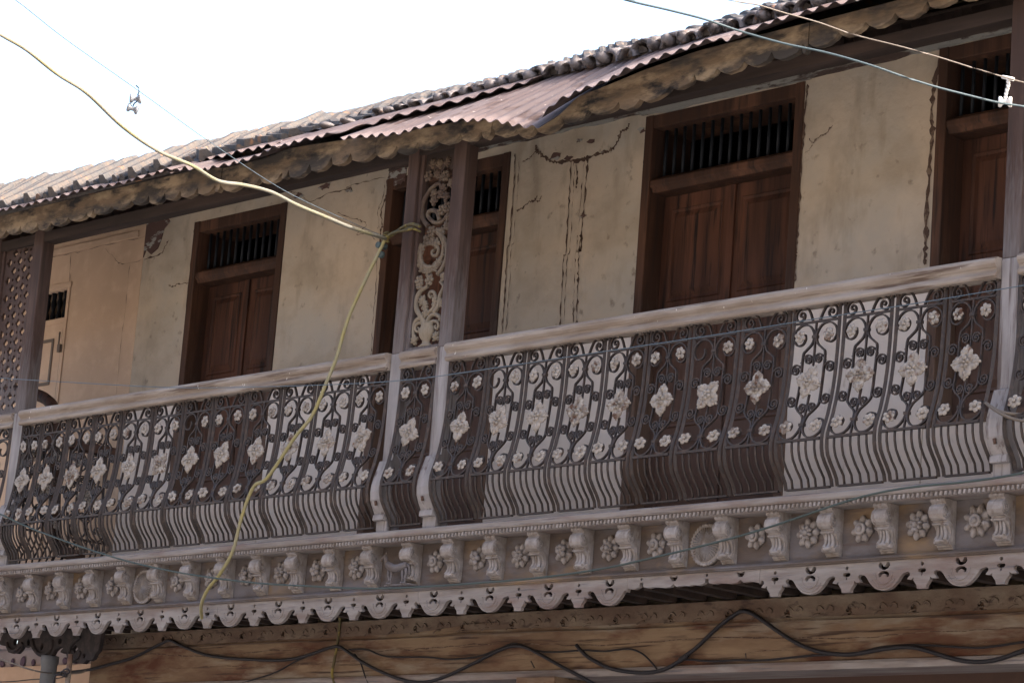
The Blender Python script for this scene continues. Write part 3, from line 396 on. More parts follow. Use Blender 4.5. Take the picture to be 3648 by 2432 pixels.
# ---- corrugated tin sheets
def e2z(e, y): return 1.6+e*(y+10)
EE = [(-6.5,.4672),(-3.79,.4669),(-3.61,.4661),(-3.4,.4657),(-3.21,.4657),(-2.91,.4673),(-2.59,.4648),(-2.41,.4652),(-1.95,.466)]
def sheet(x0, x1, tab, pitch=.09, amp=.0105, y0=-.25, y1=.5, etop=.4662, skew=0, seed=0, lift=0, yfront=None):
    rnd = random.Random(seed); n = int((x1-x0)/pitch*8); nv = 10
    vs_ = []; xs = [a for a, b in tab]; es = [b for a, b in tab]
    for i in range(n+1):
        x = x0+(x1-x0)*i/n
        if yfront: y0 = interp(x, *yfront)
        zb = e2z(interp(x, xs, es), y0)+amp+.002*math.sin(x*9+seed); zt = e2z(etop, y1)+lift
        a = amp*math.cos(2*math.pi*(x-x0)/pitch)
        for j in range(nv+1):
            t = j/nv
            zz = zb+(zt-zb)*t+a*(1-.15*t); yy = y0+(y1-y0)*t
            vs_.append((x+skew*t, yy+.006*math.sin(x*23+seed)*(1-t), zz))
    m = len(vs_); top = [(p[0], p[1], p[2]+.0025) for p in vs_]
    fs = []; S = nv+1
    for i in range(n):
        for j in range(nv):
            q = (i*S+j, (i+1)*S+j, (i+1)*S+j+1, i*S+j+1)
            fs.append(tuple(a+m for a in q)); fs.append(q[::-1])
        fs.append((i*S, (i+1)*S, (i+1)*S+m, i*S+m)[::-1])
    for j in range(nv):
        fs.append((n*S+j, n*S+j+1, n*S+j+1+m, n*S+j+m)); fs.append((j, j+1, j+1+m, j+m)[::-1])
    mb = MB(); mb.add(vs_+top, fs, True); return mb
hb(sheet(-6.5,-1.93, EE, .1, seed=1), 'corrugated_sheet', 'tin', recalc=False)
hb(sheet(-2.0,-.93, [(-2,.4640),(-1.81,.4645),(-1.7,.4612),(-1.58,.4600),(-1.4,.4598),(-1.21,.4597),(-1.05,.4624),(-.93,.4632)], .095, seed=2, etop=.4640), 'corrugated_sheet', 'tin', recalc=False)
hb(sheet(-1.98, .62, [(-1.98,.4668),(-1.7,.4662),(-1.3,.4655),(-1.1,.4647),(-1.0,.4633),(-.85,.4630),(-.65,.4634),(-.46,.4632),(-.38,.4634),(.1,.4642),(.62,.4649)], .1, seed=3, etop=.4668, lift=.01, yfront=([-2,-1.1,-1.0,-.46,-.36,.1,.62],[-.05,-.05,-.24,-.24,-.05,.12,.30])), 'corrugated_sheet', 'tin', recalc=False)
s4 = hb(sheet(-.36, 1.30, [(-.36,.4584),(-.13,.4565),(.07,.4541),(.28,.4534),(.48,.4542),(.68,.4523),(.8,.4503),(.93,.4475),(1.01,.4452),(1.1,.4420),(1.17,.4400),(1.26,.4383),(1.3,.4384)], .094, seed=4, etop=.4655, skew=.06), 'corrugated_sheet', 'tin', recalc=False)
s4['label'] = 'rust brown tin sheet with its corner bent down'
hb(sheet(1.27, 6.5, [(1.27,.4410),(1.33,.4446),(1.43,.4508),(1.56,.4526),(1.65,.4532),(1.85,.4562),(1.91,.4582),(2.11,.4604),(2.31,.4618),(2.5,.4630),(2.6,.4612),(2.79,.4640),(2.89,.4653),(3.0,.4645),(3.1,.4656),(6.5,.469)], .092, seed=5, etop=.4662, skew=.0), 'corrugated_sheet', 'tin', recalc=False)

# ---- clay tile roof: base slope, skewed ribs in two stepped courses, rounded butt ends
rf = MB()
def rlow(x):   # (y, e) of the lower edge of the tiles
    if x < -2.2: return -.12+.0*x, .4672
    if x < -1.0: t = (x+2.2)/1.2; return -.12+.57*t, .4672-.0004*t
    if x < 1.4: return .45, .4670
    return .45, .4670+.0012*min(1, (x-1.4))
SX = [-6.3,-6.05,-5.83,-5.55,-5.17,-4.7,-4.09,-3.68,-3.25,-2.93,-2.76,-2.61,-2.31,-2.17,-1.88,-1.61,-1.15,-.72,-.49,-.1,.18,.33,.73,.97,1.16,1.27,1.44,1.61,3]
SE = [.4863,.4863,.4831,.4834,.4824,.4806,.4795,.4796,.479,.4773,.4800,.4769,.4762,.4769,.4774,.4757,.4743,.4745,.4732,.4765,.4759,.4734,.4748,.4751,.4757,.4769,.4774,.4759,.476]
YT = 1.5
n = 150; vs_ = []
for i in range(n+1):
    x = -8+24*i/n; yl, el = rlow(x); e = interp(x, SX, SE)-.0012  # slope also runs on unseen at the right, blocking sun
    vs_ += [(x, yl, e2z(el, yl)-.03), (x, yl, e2z(el, yl)+.01), (x, YT, e2z(e, YT)), (x, YT+3.2, e2z(e, YT)-1.55)]
rf.add(vs_, [(i*4+k, (i+1)*4+k, (i+1)*4+k+1, i*4+k+1) for i in range(n) for k in range(3)])
rf.add([(-8,YT+3.2,5.2),(16,YT+3.2,5.2),(16,YT+3.2,0),(-8,YT+3.2,0)], [(0,1,2,3)])
hb(rf, 'roof_slope', 'tile')
def surf(x, t):    # point on the slope, t = 0 lower edge .. 1 top
    yl, el = rlow(x); e = interp(x, SX, SE)
    z0 = e2z(el, yl)+.012; z1 = e2z(e, YT)-.012
    return Vector((x, yl+(YT-yl)*t, z0+(z1-z0)*t))
rt_ = MB(); rnd = random.Random(5)
def rib(xb, w, h, t0, t1, skewm, lift0):
    """a raised tile rib from t0 (lower) to t1 (upper); lower end lifted like an overlapping tile"""
    N = 5; rows = []
    for k in range(N+1):
        t = t0+(t1-t0)*k/N; x = xb-skewm*t
        lift = (lift0*(1-k/N)+.004); hh = h*(1-.6*max(0, (t-.8)/.2))
        prof = [(-.5, -.012), (-.5, lift*.6), (-.40, lift+hh), (.02, lift+hh*.92), (.24, lift+hh*.15), (.5, lift*.5), (.5, -.012)]
        rows.append([surf(x+a*w, t)+Vector((0, -b*.3, b)) for a, b in prof])
    m = len(rows[0]); vv = [p for r in rows for p in r]
    fs = [(i*m+j, i*m+j+1, (i+1)*m+j+1, (i+1)*m+j) for i in range(N) for j in range(m-1)]
    fs += [tuple(range(m))[::-1], tuple(range(N*m, (N+1)*m))]
    rt_.add(vv, fs)
x = -8.0
while x < 4.2:
    yl, _ = rlow(x); S = 1.15*(YT-yl)/1.05
    for c, (t0, t1) in enumerate(((-.02, .985),)):
        dj = (rnd.random()-.5)*.03; off = S*.0
        L = .010+.010*rnd.random()
        for a, wd, h in ((0, .105, .040), (.118, .060, .020), (.195, .055, .016)):
            rib(x+a+dj+(c % 2)*.05, wd, h*(.8+.4*rnd.random())*(1 if x < -1.3 else .45), t0, t1+.006*rnd.random(), S, L*(1 if x < -1.3 else .5))
    x += .272+rnd.random()*.03
hb(rt_, 'clay_tiles', 'tile', recalc=False)
bt = MB(); x = -1.25; rnd = random.Random(11)
while x < 6:
    r = .050+.035*rnd.random(); yl, el = rlow(x); big = min(1, max(.35, (x+1.3)/1.2))
    zc = e2z(el, yl)+.012+.012*rnd.random(); L = .12
    n = 9; vv = []
    for j, (dy, sc) in enumerate(((-.07-.03*rnd.random(), .96), (-.06, 1.0), (.15, .86))):
        for k in range(n):
            a = math.pi*(k/(n-1)); rr = r*sc
            vv.append((x+rr*math.cos(a), yl+dy+.02, zc+dy*.45+rr*big*(1.05*math.sin(a)-.30)))
    for j, (dy, sc) in enumerate(((-.07, .80), (.15, .7))):
        for k in range(n):
            a = math.pi*(k/(n-1)); rr = r*sc
            vv.append((x+rr*math.cos(a), yl+dy+.02, zc+dy*.45+rr*big*(1.0*math.sin(a)-.42)))
    fs = [(j*n+k, j*n+k+1, (j+1)*n+k+1, (j+1)*n+k) for j in range(2) for k in range(n-1)]
    fs += [(k, k+1, 3*n+k+1, 3*n+k)[::-1] for k in range(n-1)]+[(3*n+k, 3*n+k+1, 4*n+k+1, 4*n+k)[::-1] for k in range(n-1)]
    fs += [(0, 3*n, 4*n, 2*n), (n-1, 4*n-1, 5*n-1, 3*n-1)]
    bt.add(vv, fs, True)
    if rnd.random() < .8:   # trough tile between: hanging lip of mortar
        xx = x+r*1.05; bt.blob((xx, yl-.03, zc-.012*big), .045, .06, .026*big+.012, 7, 5)
    x += r*2*(.80+.2*rnd.random())
hb(bt, 'tile_ends', 'butt', recalc=False)

# ---- doors
def raised(mb, x0, x1, z0, z1, y, d=.012, b=.03):
    """raised and fielded panel"""
    a = [(x0,y,z0),(x1,y,z0),(x1,y,z1),(x0,y,z1)]; c = [(x0+b,y-d,z0+b),(x1-b,y-d,z0+b),(x1-b,y-d,z1-b),(x0+b,y-d,z1-b)]
    mb.add(a+c, [(4,5,6,7)]+[(i, (i+1) % 4, (i+1) % 4+4, i+4) for i in range(4)])
def door(x0, x1, z0, z1, fz=5.80, rz=5.885, fw_=.06, yr=.12, leaf_m='darkwood', ajar=0, right_jamb=True, warm=None):
    f = MB(); yf = YW-.008
    f.box(x0, x0+fw_, yf, YW+.30, z0, z1); f.box(x1-fw_, x1, yf, YW+.30, z0, z1)
    f.box(x0+fw_, x1-fw_, yf+.004, YW+.30, z1-.075, z1-.001)
    f.extrude_x([(yf+.03, fz),(YW+.15, fz),(YW+.15, rz),(yf+.03, rz),(yf+.006, rz-.02),(yf+.006, rz-.05),(yf+.02, fz+.02)], x0+fw_, x1-fw_)
    f.box(x0+fw_, x1-fw_, yf+.006, YW+.16, z0, z0+.05)
    fr = hb(f, 'door', 'framewood', bevel=.004)
    bars = []
    nb = int((x1-x0-2*fw_)/.068)
    for k in range(nb):
        b = MB(); xx = x0+fw_+(x1-x0-2*fw_)*(k+.5)/nb
        b.lathe([(.010, rz-.003),(.010, z1-.072)], (xx, YW+.07, 0), 6)
        o = b.build('transom_bar', MAT['grille'], fr)
    xm = (x0+x1)/2
    for a, b_ in ((x0+fw_, xm-.0015), (xm+.0015, x1-fw_)):
        lf = MB(); yl = YW+yr; st = .085
        lf.box(a+.001, b_, yl, yl+.035, z0+.05, fz-.001)
        lo = lf.build('leaf', MAT[leaf_m], fr, bevel=.003)
        zt = fz-.10; zs = [(5.22, zt), (4.52, 5.10), (z0+.14, 4.40)]
        for (pz0, pz1) in zs:
            if pz1-pz0 < .1: continue
            pm = MB()
            # sunk moulding border then the raised field
            pm.add([(a+st-.016, yl-.008, pz0-.016),(b_-st+.016, yl-.008, pz0-.016),(b_-st+.016, yl-.008, pz1+.016),(a+st-.016, yl-.008, pz1+.016),
                    (a+st, yl-.001, pz0),(b_-st, yl-.001, pz0),(b_-st, yl-.001, pz1),(a+st, yl-.001, pz1),
                    (a+st-.022, yl-.001, pz0-.022),(b_-st+.022, yl-.001, pz0-.022),(b_-st+.022, yl-.001, pz1+.022),(a+st-.022, yl-.001, pz1+.022)],
                   [(i, (i+1) % 4, (i+1) % 4+4, i+4) for i in range(4)]+[(i+8, (i+1) % 4+8, (i+1) % 4, i) for i in range(4)])
            raised(pm, a+st, b_-st, pz0, pz1, yl-.001, .014, .035)
            pm.build('door_panel', MAT[leaf_m], lo)
        if a > x0+fw_+.1:      # cover strip where the leaves meet
            cs = MB(); cs.box(xm-.022, xm+.022, yl-.014, yl-.0005, z0+.05, fz-.004); cs.build('meeting_strip', MAT[leaf_m], lo, bevel=.003)
    return fr
DL = ['teak shuttered window at the left end', 'teak door half hidden by the carved posts', 'wide teak double door right of the carved posts', 'teak shuttered window beside the right post']
for i, o_ in enumerate(OP[:4]):
    d_ = door(*o_, yr=.12 if i != 3 else .14); d_['label'] = DL[i]
door(*OP[4])

# ---- balcony floor
fl = MB(); fl.box(-4.9, 16, .121, YW, 3.801, 3.862); hb(fl, 'balcony_floor', 'earth')

# ---- ground floor beam under the balcony
YB = .45
def z45(e): return 1.6+e*10.45
bm_ = MB()
n = 60; low = []; 
bm_.box(-3.285, 16, YB+.004, YB+.30, 3.155, 3.47)
hb(bm_, 'main_beam', 'beamwood', bevel=.008)
cb = MB(); 
holes = []
x = -2.9
while x < 9:
    hz = 3.405-.0062*(x); holes.append([(x-.020,hz+.006),(x-.004,hz-.018),(x+.018,hz-.016),(x+.016,hz+.014),(x-.006,hz+.020)]); x += .392
outl = [(-3.28,3.36)]
for i in range(60): xx = -3.2+i*.2; outl.append((xx, 3.362-.004*xx+.004*math.sin(xx*3)))
outl += [(9.2, 3.31), (9.2, 3.468), (-3.28, 3.468)]
cb.prism(outl, YB-.016, YB+.003, holes)
for i in range(40):     # worn relief leaves between the sockets
    xx = -3.05+i*.196; zz = 3.425-.0045*xx
    for s_ in (-1, 1):
        cb.tube(smooth_path([(xx+s_*.008, YB-.016, zz-.012), (xx+s_*.030, YB-.020, zz+.006), (xx+s_*.052, YB-.019, zz-.004), (xx+s_*.05, YB-.017, zz-.018)], 3), .0042, 4)
    cb.tube([(xx-.085, YB-.017, zz-.045), (xx-.055, YB-.019, zz-.032), (xx-.03, YB-.017, zz-.012-.018)], .004, 4)
hb(cb, 'carved_plank', 'caveband')
sp = MB()
ribbon(sp, [(-3.28+i*.45, 0, 3.335-.010*(i*.45)+.012*math.sin(i*1.7)) for i in range(22)], YB+.001, .003, .009, 5)
ribbon(sp, [(-2.5+i*.5, 0, 3.24+.008*math.sin(i*2.1)) for i in range(8)], YB+.001, .001, .005, 6)
ribbon(sp, [(2.3+i*.4, 0, 3.21+.008*math.sin(i*2.1)) for i in range(6)], YB+.001, .001, .005, 8)
hb(sp, 'beam_splits', 'crack', recalc=False)
pb = MB(); pb.extrude_x([(YB-.02,3.112),(YB+.24,3.112),(YB+.24,3.154),(YB-.012,3.154),(YB-.022,3.140)], -3.27, 9, sm=False); hb(pb, 'pale_fillet', 'greywood')
lw = MB(); lw.box(-3.2, 16, 1.15, 1.4, 0, 3.9); lw.box(-3.2, 16, .75, 1.15, 3.5, 3.52); lw.box(-3.25,-3.16,.5,1.4,0,3.15)
hb(lw, 'lower_wall', 'darkwood')
for (cx, nm) in ((.92, 0), (5.2, 1), (-3.18, 2)):
    cp = MB(); w_ = .145 if nm != 2 else .07
    cp.box(cx-w_, cx+w_, YB-.09, YB+.22, 2.98, 3.111)
    cp.box(cx-w_*.75, cx+w_*.75, YB-.06, YB+.19, 2.7, 2.979)
    cp.box(cx-w_*.55, cx+w_*.55, YB-.02, YB+.15, 0, 2.699)
    cp.blob((cx, YB-.09, 3.045), .035, .012, .04, 8, 5)
    for k in (-1, 1): cp.tube([(cx+k*.07, YB-.092, 3.01),(cx+k*.09, YB-.094, 3.045),(cx+k*.07, YB-.092, 3.08)], .007, 5)
    hb(cp, 'pillar', 'beamwood', bevel=.006)
nl = MB(); nl.tube([(.845,YB-.03,3.165),(.835,YB-.05,3.20)], .004, 5); nl.tube([(2.35,YB-.03,3.17),(2.353,YB-.04,3.20)], .003, 5); hb(nl, 'nail', 'iron')

# ================================================================== neighbour at the left
nb_ = empty('neighbour_house', (-6, YW, 0), 'cream painted neighbouring house wall seen beyond the left lattice post', 'house')
def nbuild(mb, name, m, parent=None, **k):
    o = mb.build(name, MAT[m], parent or nb_, **k)
    if parent is None: o.location = (6, -YW, 0)
    return o
nw = MB(); nw.prism(rect(-12, -3.632, 3.78, 6.42), YW-.002, YW+.3, [rect(-4.98,-4.49,5.742,5.945)]); nw.box(-12,-3.7,YW+.6,YW+.7,3.78,6.4)
nw.box(-12,-4.47,YW-.012,YW-.003,5.70,5.735); nw.box(-4.483,-4.45,YW-.010,YW-.003,4.0,5.99); nw.box(-12,-4.44,YW-.014,YW-.003,5.95,5.985); nw.box(-12,-3.7,YW-.016,YW-.003,6.20,6.245); nw.box(-12,-3.64,YW-.010,YW-.003,6.36,6.42)
nbuild(nw, 'painted_wall', 'cream', bevel=.003)
vg = MB()
for k in range(7): vg.lathe([(.012,5.742),(.02,5.78),(.011,5.82),(.02,5.87),(.014,5.90),(.020,5.945)], (-4.94+k*.073, YW+.05, 0), 8)
nbuild(vg, 'vent_balusters', 'dark')
dl = MB()
def frame2(mb, x0, x1, z0, z1, y, w_=.02, d=.006):
    mb.prism(rect(x0,x1,z0,z1), y-d, y, [rect(x0+w_,x1-w_,z0+w_,z1-w_)])
frame2(dl, -4.83, -4.585, 5.275, 5.60, YW-.003, .022); frame2(dl, -4.83, -4.585, 4.75, 5.10, YW-.003, .022)
nbuild(dl, 'shutter_panel', 'creamline')
nc = MB()
for nm in ('crack_n','crack_o','crack_p','crack_q'): ribbon(nc, D[nm], YW-.0055, .001, .008, len(nm)+ord(nm[-1]))
ribbon(nc, [(-4.49,0,5.66),(-4.485,0,5.3),(-4.49,0,4.9)], YW-.0115, .002, .008, 7)
nbuild(nc, 'paint_cracks', 'creamline', recalc=False)
hg = MB(); hg.box(-4.50,-4.468,YW-.03,YW-.0125,5.49,5.545); hg.tube([(-4.484,YW-.03,5.63),(-4.484,YW-.03,5.545)],.006,6); nbuild(hg, 'hinge', 'creamline')

fb = empty('far_building', (-9, 3, 0), 'pale building with dark motif frieze in the gap under the balcony at lower left', 'building')
f1 = MB(); f1.box(-20,-5.5,3.0,9,0,3.84); f1.box(-20,-5.4,2.9,9,3.84,3.875)
o = f1.build('whitewashed_wall', MAT['farwhite'], fb); o.location = (9,-3,0)
f2 = MB(); f2.box(-20,-5.5,2.96,2.999,2.0,3.70); o = f2.build('lower_wall', MAT['cream'], fb); o.location = (9,-3,0)
for k in range(26):
    xx = -9.6+k*.15; hh = .028+.02*((k*7) % 3)/2
    f3 = MB(); f3.blob((xx, 2.992, 3.735+.004*(k % 3)), .028+.01*(k % 2), .006, hh, 8, 6, rot=-.35*(k % 2))
    o = f3.build('painted_motif', MAT['fardark'], fb); o.location = (9,-3,0)
op = empty('added_sky_blocker', (0, -13, 0), 'unseen house row added behind the viewer to cut skylight and bounce sun', 'house')  # added out of view to cut skylight and bounce sun onto the facade
m_ = MB(); m_.prism(rect(-60, 60, 0, 11.5), -13.3, -13.0, [rect(-58+k*3.1, -56.8+k*3.1, q, q+2) for k in range(37) for q in (.05, 4.2, 8.0)])
m_.box(-60, 60, -22, -21.8, 0, 11.5); m_.box(-60, 60, -21.8, -13.3, 11.3, 11.5); m_.box(-60, -59.8, -21.8, -13.3, 0, 11.3); m_.box(59.8, 60, -21.8, -13.3, 0, 11.3)
o = m_.build('blocker_wall', MAT['blockwall'], op); o.location = (0, 13, 0)
# ================================================================== the balcony
balc = empty('wooden_balcony', (0, 0, 3.86), 'carved weathered grey wooden balcony along the upper floor', 'balcony')
def bb(mb, name, m, parent=None, **k):
    o = mb.build(name, MAT[m], parent if parent is not None else balc, **k)
    if parent is None: o.location = (0, 0, -3.86)
    return o
XL, XR = -4.9, 6.2
# base beam and bead moulding
b = MB(); b.extrude_x([(-.035,3.829),(-.040,3.838),(-.040,3.858),(-.030,3.866),(.12,3.866),(.12,3.800),(-.005,3.800),(-.020,3.806),(-.022,3.826)], XL, XR)
bb(b, 'base_beam', 'greywood', bevel=.002)
b = MB(); x = XL
while x < XR:
    b.add([(x,-.0225,3.803),(x+.015,-.0225,3.803),(x+.020,-.0225,3.827),(x+.005,-.0225,3.827),(x+.003,-.0330,3.806),(x+.013,-.0330,3.806),(x+.018,-.0345,3.824),(x+.008,-.0345,3.824)],
          [(4,5,6,7),(0,1,5,4),(1,2,6,5),(2,3,7,6),(3,0,4,7)]); x += .0265
bb(b, 'bead_moulding', 'carvegrey')
# frieze board
b = MB(); b.box(XL, XR, .080, .115, 3.560, 3.800); b.box(XL, XR, .066, .0795, 3.560, 3.577)
bb(b, 'frieze_board', 'frieze', bevel=.002)
# consoles
def console(x):
    m_ = MB(); w_ = .082; x0, x1 = x, x+w_
    prof = [(.080,3.799),(-.008,3.799),(-.010,3.789),(-.004,3.784),(.004,3.779),(.000,3.772),(-.012,3.762),(-.018,3.745),(-.018,3.728),(-.010,3.712),(.004,3.703),(.016,3.702),(.018,3.694),(.010,3.690),(.012,3.684),(.030,3.680),(.042,3.662),(.046,3.645),(.044,3.628),(.034,3.620),(.026,3.612),(.028,3.602),(.040,3.597),(.052,3.596),(.054,3.588),(.061,3.587),(.063,3.579),(.070,3.578),(.072,3.570),(.080,3.569)]
    m_.extrude_x(prof, x0, x1)
    # cross cut knobs of the cap
    for k in range(3): m_.blob((x0+.014+k*.027, -.010, 3.793), .012, .006, .007, 6, 4)
    return m_
def console_scroll(x, side):
    m_ = MB(); w_ = .082
    for sx, xx in (((1, x+w_),) if side > 0 else ((-1, x),)):
        P = [(xx+sx*.0015, .012+a, 3.735+c) for a, c in spiral(0, 0, .027, .004, 1.7, 2.1, 26)]
        m_.tube(P, .0032, 5)
        m_.tube([(xx+sx*.001, .030, 3.700),(xx+sx*.001, .050, 3.69),(xx+sx*.001,.058,3.66),(xx+sx*.001,.060,3.63),(xx+sx*.001,.052,3.606)], .003, 5)
    return m_
def console_leaf(x):
    m_ = MB(); xc = x+.041
    for k in (-1, 0, 1): m_.tube(smooth_path([(xc+k*.017, .028, 3.682),(xc+k*.019, .036, 3.655),(xc+k*.022, .034, 3.632),(xc+k*.026, .022, 3.614)], 3), [.006,.007,.008,.009,.009,.009,.010,.010,.010,.010], 6)
    m_.blob((xc, .022, 3.612), .03, .012, .010, 8, 5)
    return m_
c0 = bb(console(0), 'console', 'carvegrey', bevel=.0015)
console_scroll(0, 1).build('volute', MAT['carvegrey'], c0); console_scroll(0, -1).build('volute', MAT['carvegrey'], c0); console_leaf(0).build('acanthus_foot', MAT['carvegrey'], c0)
rnd = random.Random(3)
CX = [4.132-.3288*k for k in range(28)]+[4.46, 4.79, 5.12]
for i, x in enumerate(CX):
    o = c0 if i == 0 else copy_tree(c0, balc)
    o.location = (x+(rnd.random()-.5)*.006, (rnd.random()-.5)*.004, -3.86+(rnd.random()-.5)*.003)
# rosettes of four patterns between the consoles
def rosette(kind):
    m_ = MB(); n = (8, 7, 8, 6)[kind]; R1 = (.058, .054, .062, .056)[kind]
    m_.lathe([(.001,.0),(R1*.86,.0),(R1*.80,.008),(.0,.016)], (0,0,0), 14, 'y')
    for k in range(n):
        a = 2*math.pi*k/n+.3*kind; rr = R1*.68
        m_.blob((rr*math.cos(a), -.009, rr*math.sin(a)), R1*.36, .011, R1*(.25 if kind != 2 else .21), 9, 6, rot=a)
        m_.tube([(R1*.35*math.cos(a), -.018, R1*.35*math.sin(a)), (R1*.9*math.cos(a), -.016, R1*.9*math.sin(a))], [.003,.0015], 4)
    if kind == 0:
        for k in range(n):
            a = 2*math.pi*(k+.5)/n; m_.blob((R1*.36*math.cos(a), -.022, R1*.36*math.sin(a)), R1*.20, .010, R1*.13, 7, 5, rot=a)
    if kind in (1, 2): m_.lathe([(.024,.012),(.025,.026),(.018,.028),(.008,.022),(.006,.012)], (0,0,0), 14, 'y')
    if kind == 3:
        for k in range(5):
            a = 2*math.pi*k/5; m_.blob((.02*math.cos(a), -.026, .02*math.sin(a)), .014, .010, .012, 7, 5)
    m_.lathe([(.012,.018),(.011,.032),(.0,.034)], (0,0,0), 8, 'y')
    return m_
RO = []
for k in range(4): RO.append(rosette(k).build('rosette', MAT['carvegrey'], balc))
used = [False]*4
MED = (2.375, -2.241); HORSE = .16
RXP = [4.01-.3288*k for k in range(27)]+[4.34, 4.67]
for i, x in enumerate(RXP):
    if min(abs(x-q) for q in MED) < .13 or abs(x-.06) < .1: continue
    k = (2,0,1,0,1)[i % 5] if i < 6 else (1,0,3,0,3,1)[i % 6]
    if not used[k]: o = RO[k]; used[k] = True
    else: o = RO[k].copy(); COL.objects.link(o)
    o.parent = balc; o.location = (x+(rnd.random()-.5)*.012, .080, 3.699-3.86+(rnd.random()-.5)*.008)
    s_ = 1.10+.14*rnd.random(); o.scale = (s_, 1.35, s_); o.rotation_euler = (0, rnd.random()*6.28, 0)
def medallion():
    m_ = MB(); R1 = .104
    m_.lathe([(R1,.0),(R1,.012),(R1*.93,.018),(R1*.86,.012),(R1*.80,.016),(.001,.030)], (0,0,0), 30, 'y')
    for k in range(34):
        a = 2*math.pi*k/34
        m_.tube([(.012*math.cos(a), -.030, .012*math.sin(a)), (R1*.5*math.cos(a), -.026, R1*.5*math.sin(a)), (R1*.80*math.cos(a), -.018, R1*.80*math.sin(a))], [.0015,.003,.0045], 4)
        m_.blob((R1*.95*math.cos(a), -.014, R1*.95*math.sin(a)), .009, .006, .008, 6, 4)
    return m_
for x in MED:
    o = medallion().build('sunburst_medallion', MAT['carvegrey'], balc); o.location = (x, .078, 3.680-3.86)
# carved horse with rider stub in front of a console
m_ = MB()
m_.tube(smooth_path([(.075,.0,3.700),(.095,-.004,3.682),(.13,-.006,3.667),(.17,-.006,3.664),(.21,-.004,3.672),(.243,0,3.680)], 3), [.010,.014,.018,.020,.022,.022,.021,.021,.021,.021,.022,.022,.021,.020,.017,.012], 8)
m_.tube([(.088,-.004,3.675),(.070,-.006,3.712),(.062,-.006,3.735)], [.016,.013,.010], 7)
m_.tube([(.068,-.006,3.735),(.046,-.010,3.722),(.034,-.010,3.706)], [.012,.009,.006], 6)
m_.blob((.066,-.006,3.748), .004, .004, .008, 5, 4)
for xx, dx in ((.098,-.004),(.118,.004),(.212,-.002),(.236,.006)):
    m_.tube([(xx,0,3.660),(xx+dx,-.002,3.628),(xx-dx,0,3.606),(xx,0,3.588)], [.012,.008,.0062,.007], 6); m_.blob((xx-.004,-.003,3.584), .013, .009, .007, 6, 4)
m_.tube([(.246,0,3.682),(.262,0,3.66),(.262,0,3.625)], [.007,.007,.003], 6)
m_.box(.06,.27,.002,.078,3.572,3.580)
bb(m_, 'horse_carving', 'frieze')
# valance: pierced and scalloped board; one lobe + one pendant per 0.4389 m
yv = .05
def mirror(c, P): return [(2*c-a, b) for a, b in P][::-1]
def valance(x0, x1, broken=()):
    """pitch .443 in the plane of the board; pendants at PX0+k*pitch"""
    pitch = .4411; p0 = 3.7275; out = []; holes = []
    out.append((x0, 3.470))
    rnd = random.Random(9); feats = []
    for k in range(-22, 8):
        px = p0+k*pitch; lx = px+pitch/2
        if px-.084 > x0 and px+.084 < x1: feats.append((px, 'p'))
        if lx-.113 > x0 and lx+.113 < x1: feats.append((lx, 'l'))
    for q, kind in feats:
        br = any(a <= q <= b_ for a, b_ in broken)
        if kind == 'p':
            px = q
            if br:
                out += [(px-.09,3.487),(px-.05,3.481),(px-.03,3.486),(px-.012,3.492),(px-.010,3.512),(px+.012,3.513),(px+.015,3.490),(px+.05,3.483),(px+.08,3.487)]
                holes.append(circ(px, 3.530, .008, 8))
            else:
                R_h = [(px+.024,3.407),(px+.028,3.423),(px+.047,3.446),(px+.046,3.459),(px+.062,3.450),(px+.083,3.453),(px+.078,3.461),(px+.068,3.470),(px+.070,3.482),(px+.083,3.487)]
                L_h = [(2*px-a, b_) for a, b_ in R_h][::-1]
                out += L_h+R_h
                holes.append(circ(px, 3.519, .0095, 8, sx=1))
                holes.append([(px-.007,3.499),(px-.020,3.497),(px-.024,3.488),(px-.016,3.480),(px-.005,3.480),(px-.004,3.466),(px+.004,3.466),(px+.005,3.480),(px+.016,3.480),(px+.024,3.488),(px+.020,3.497),(px+.007,3.499)])
        else:
            lx = q
            if br:
                out += [(lx-.09,3.484),(lx-.07,3.480),(lx-.02,3.483),(lx+.0,3.497),(lx+.02,3.482),(lx+.07,3.486),(lx+.1,3.481)]
                holes.append([(lx-.026,3.528),(lx-.02,3.536),(lx-.008,3.530),(lx+.008,3.530),(lx+.02,3.537),(lx+.028,3.528),(lx+.014,3.510),(lx-.012,3.510)])
            else:
                A = [(lx-.112,3.480),(lx-.100,3.470),(lx-.080,3.445),(lx-.050,3.420),(lx-.025,3.411),(lx,3.4075)]
                B = [(2*lx-a, b_) for a, b_ in A[:-1]][::-1]
                out += s2(A+B, 3)
                holes.append([(lx-.034,3.522),(lx-.030,3.535),(lx-.018,3.537),(lx-.009,3.525),(lx-.003,3.517),(lx+.003,3.517),(lx+.009,3.525),(lx+.018,3.537),(lx+.030,3.535),(lx+.034,3.522),(lx+.026,3.510),(lx+.008,3.502),(lx-.008,3.502),(lx-.026,3.510)])
                holes.append([(lx-.030,3.470),(lx-.032,3.485),(lx-.018,3.495),(lx,3.498),(lx+.018,3.495),(lx+.032,3.485),(lx+.030,3.470),(lx+.017,3.469),(lx+.012,3.480),(lx,3.485),(lx-.012,3.480),(lx-.017,3.469)])
    out.append((x1, 3.475)); out += [(x1, 3.566), (x0, 3.566)]
    m_ = MB(); m_.prism(out, yv, yv+.022, holes); return m_
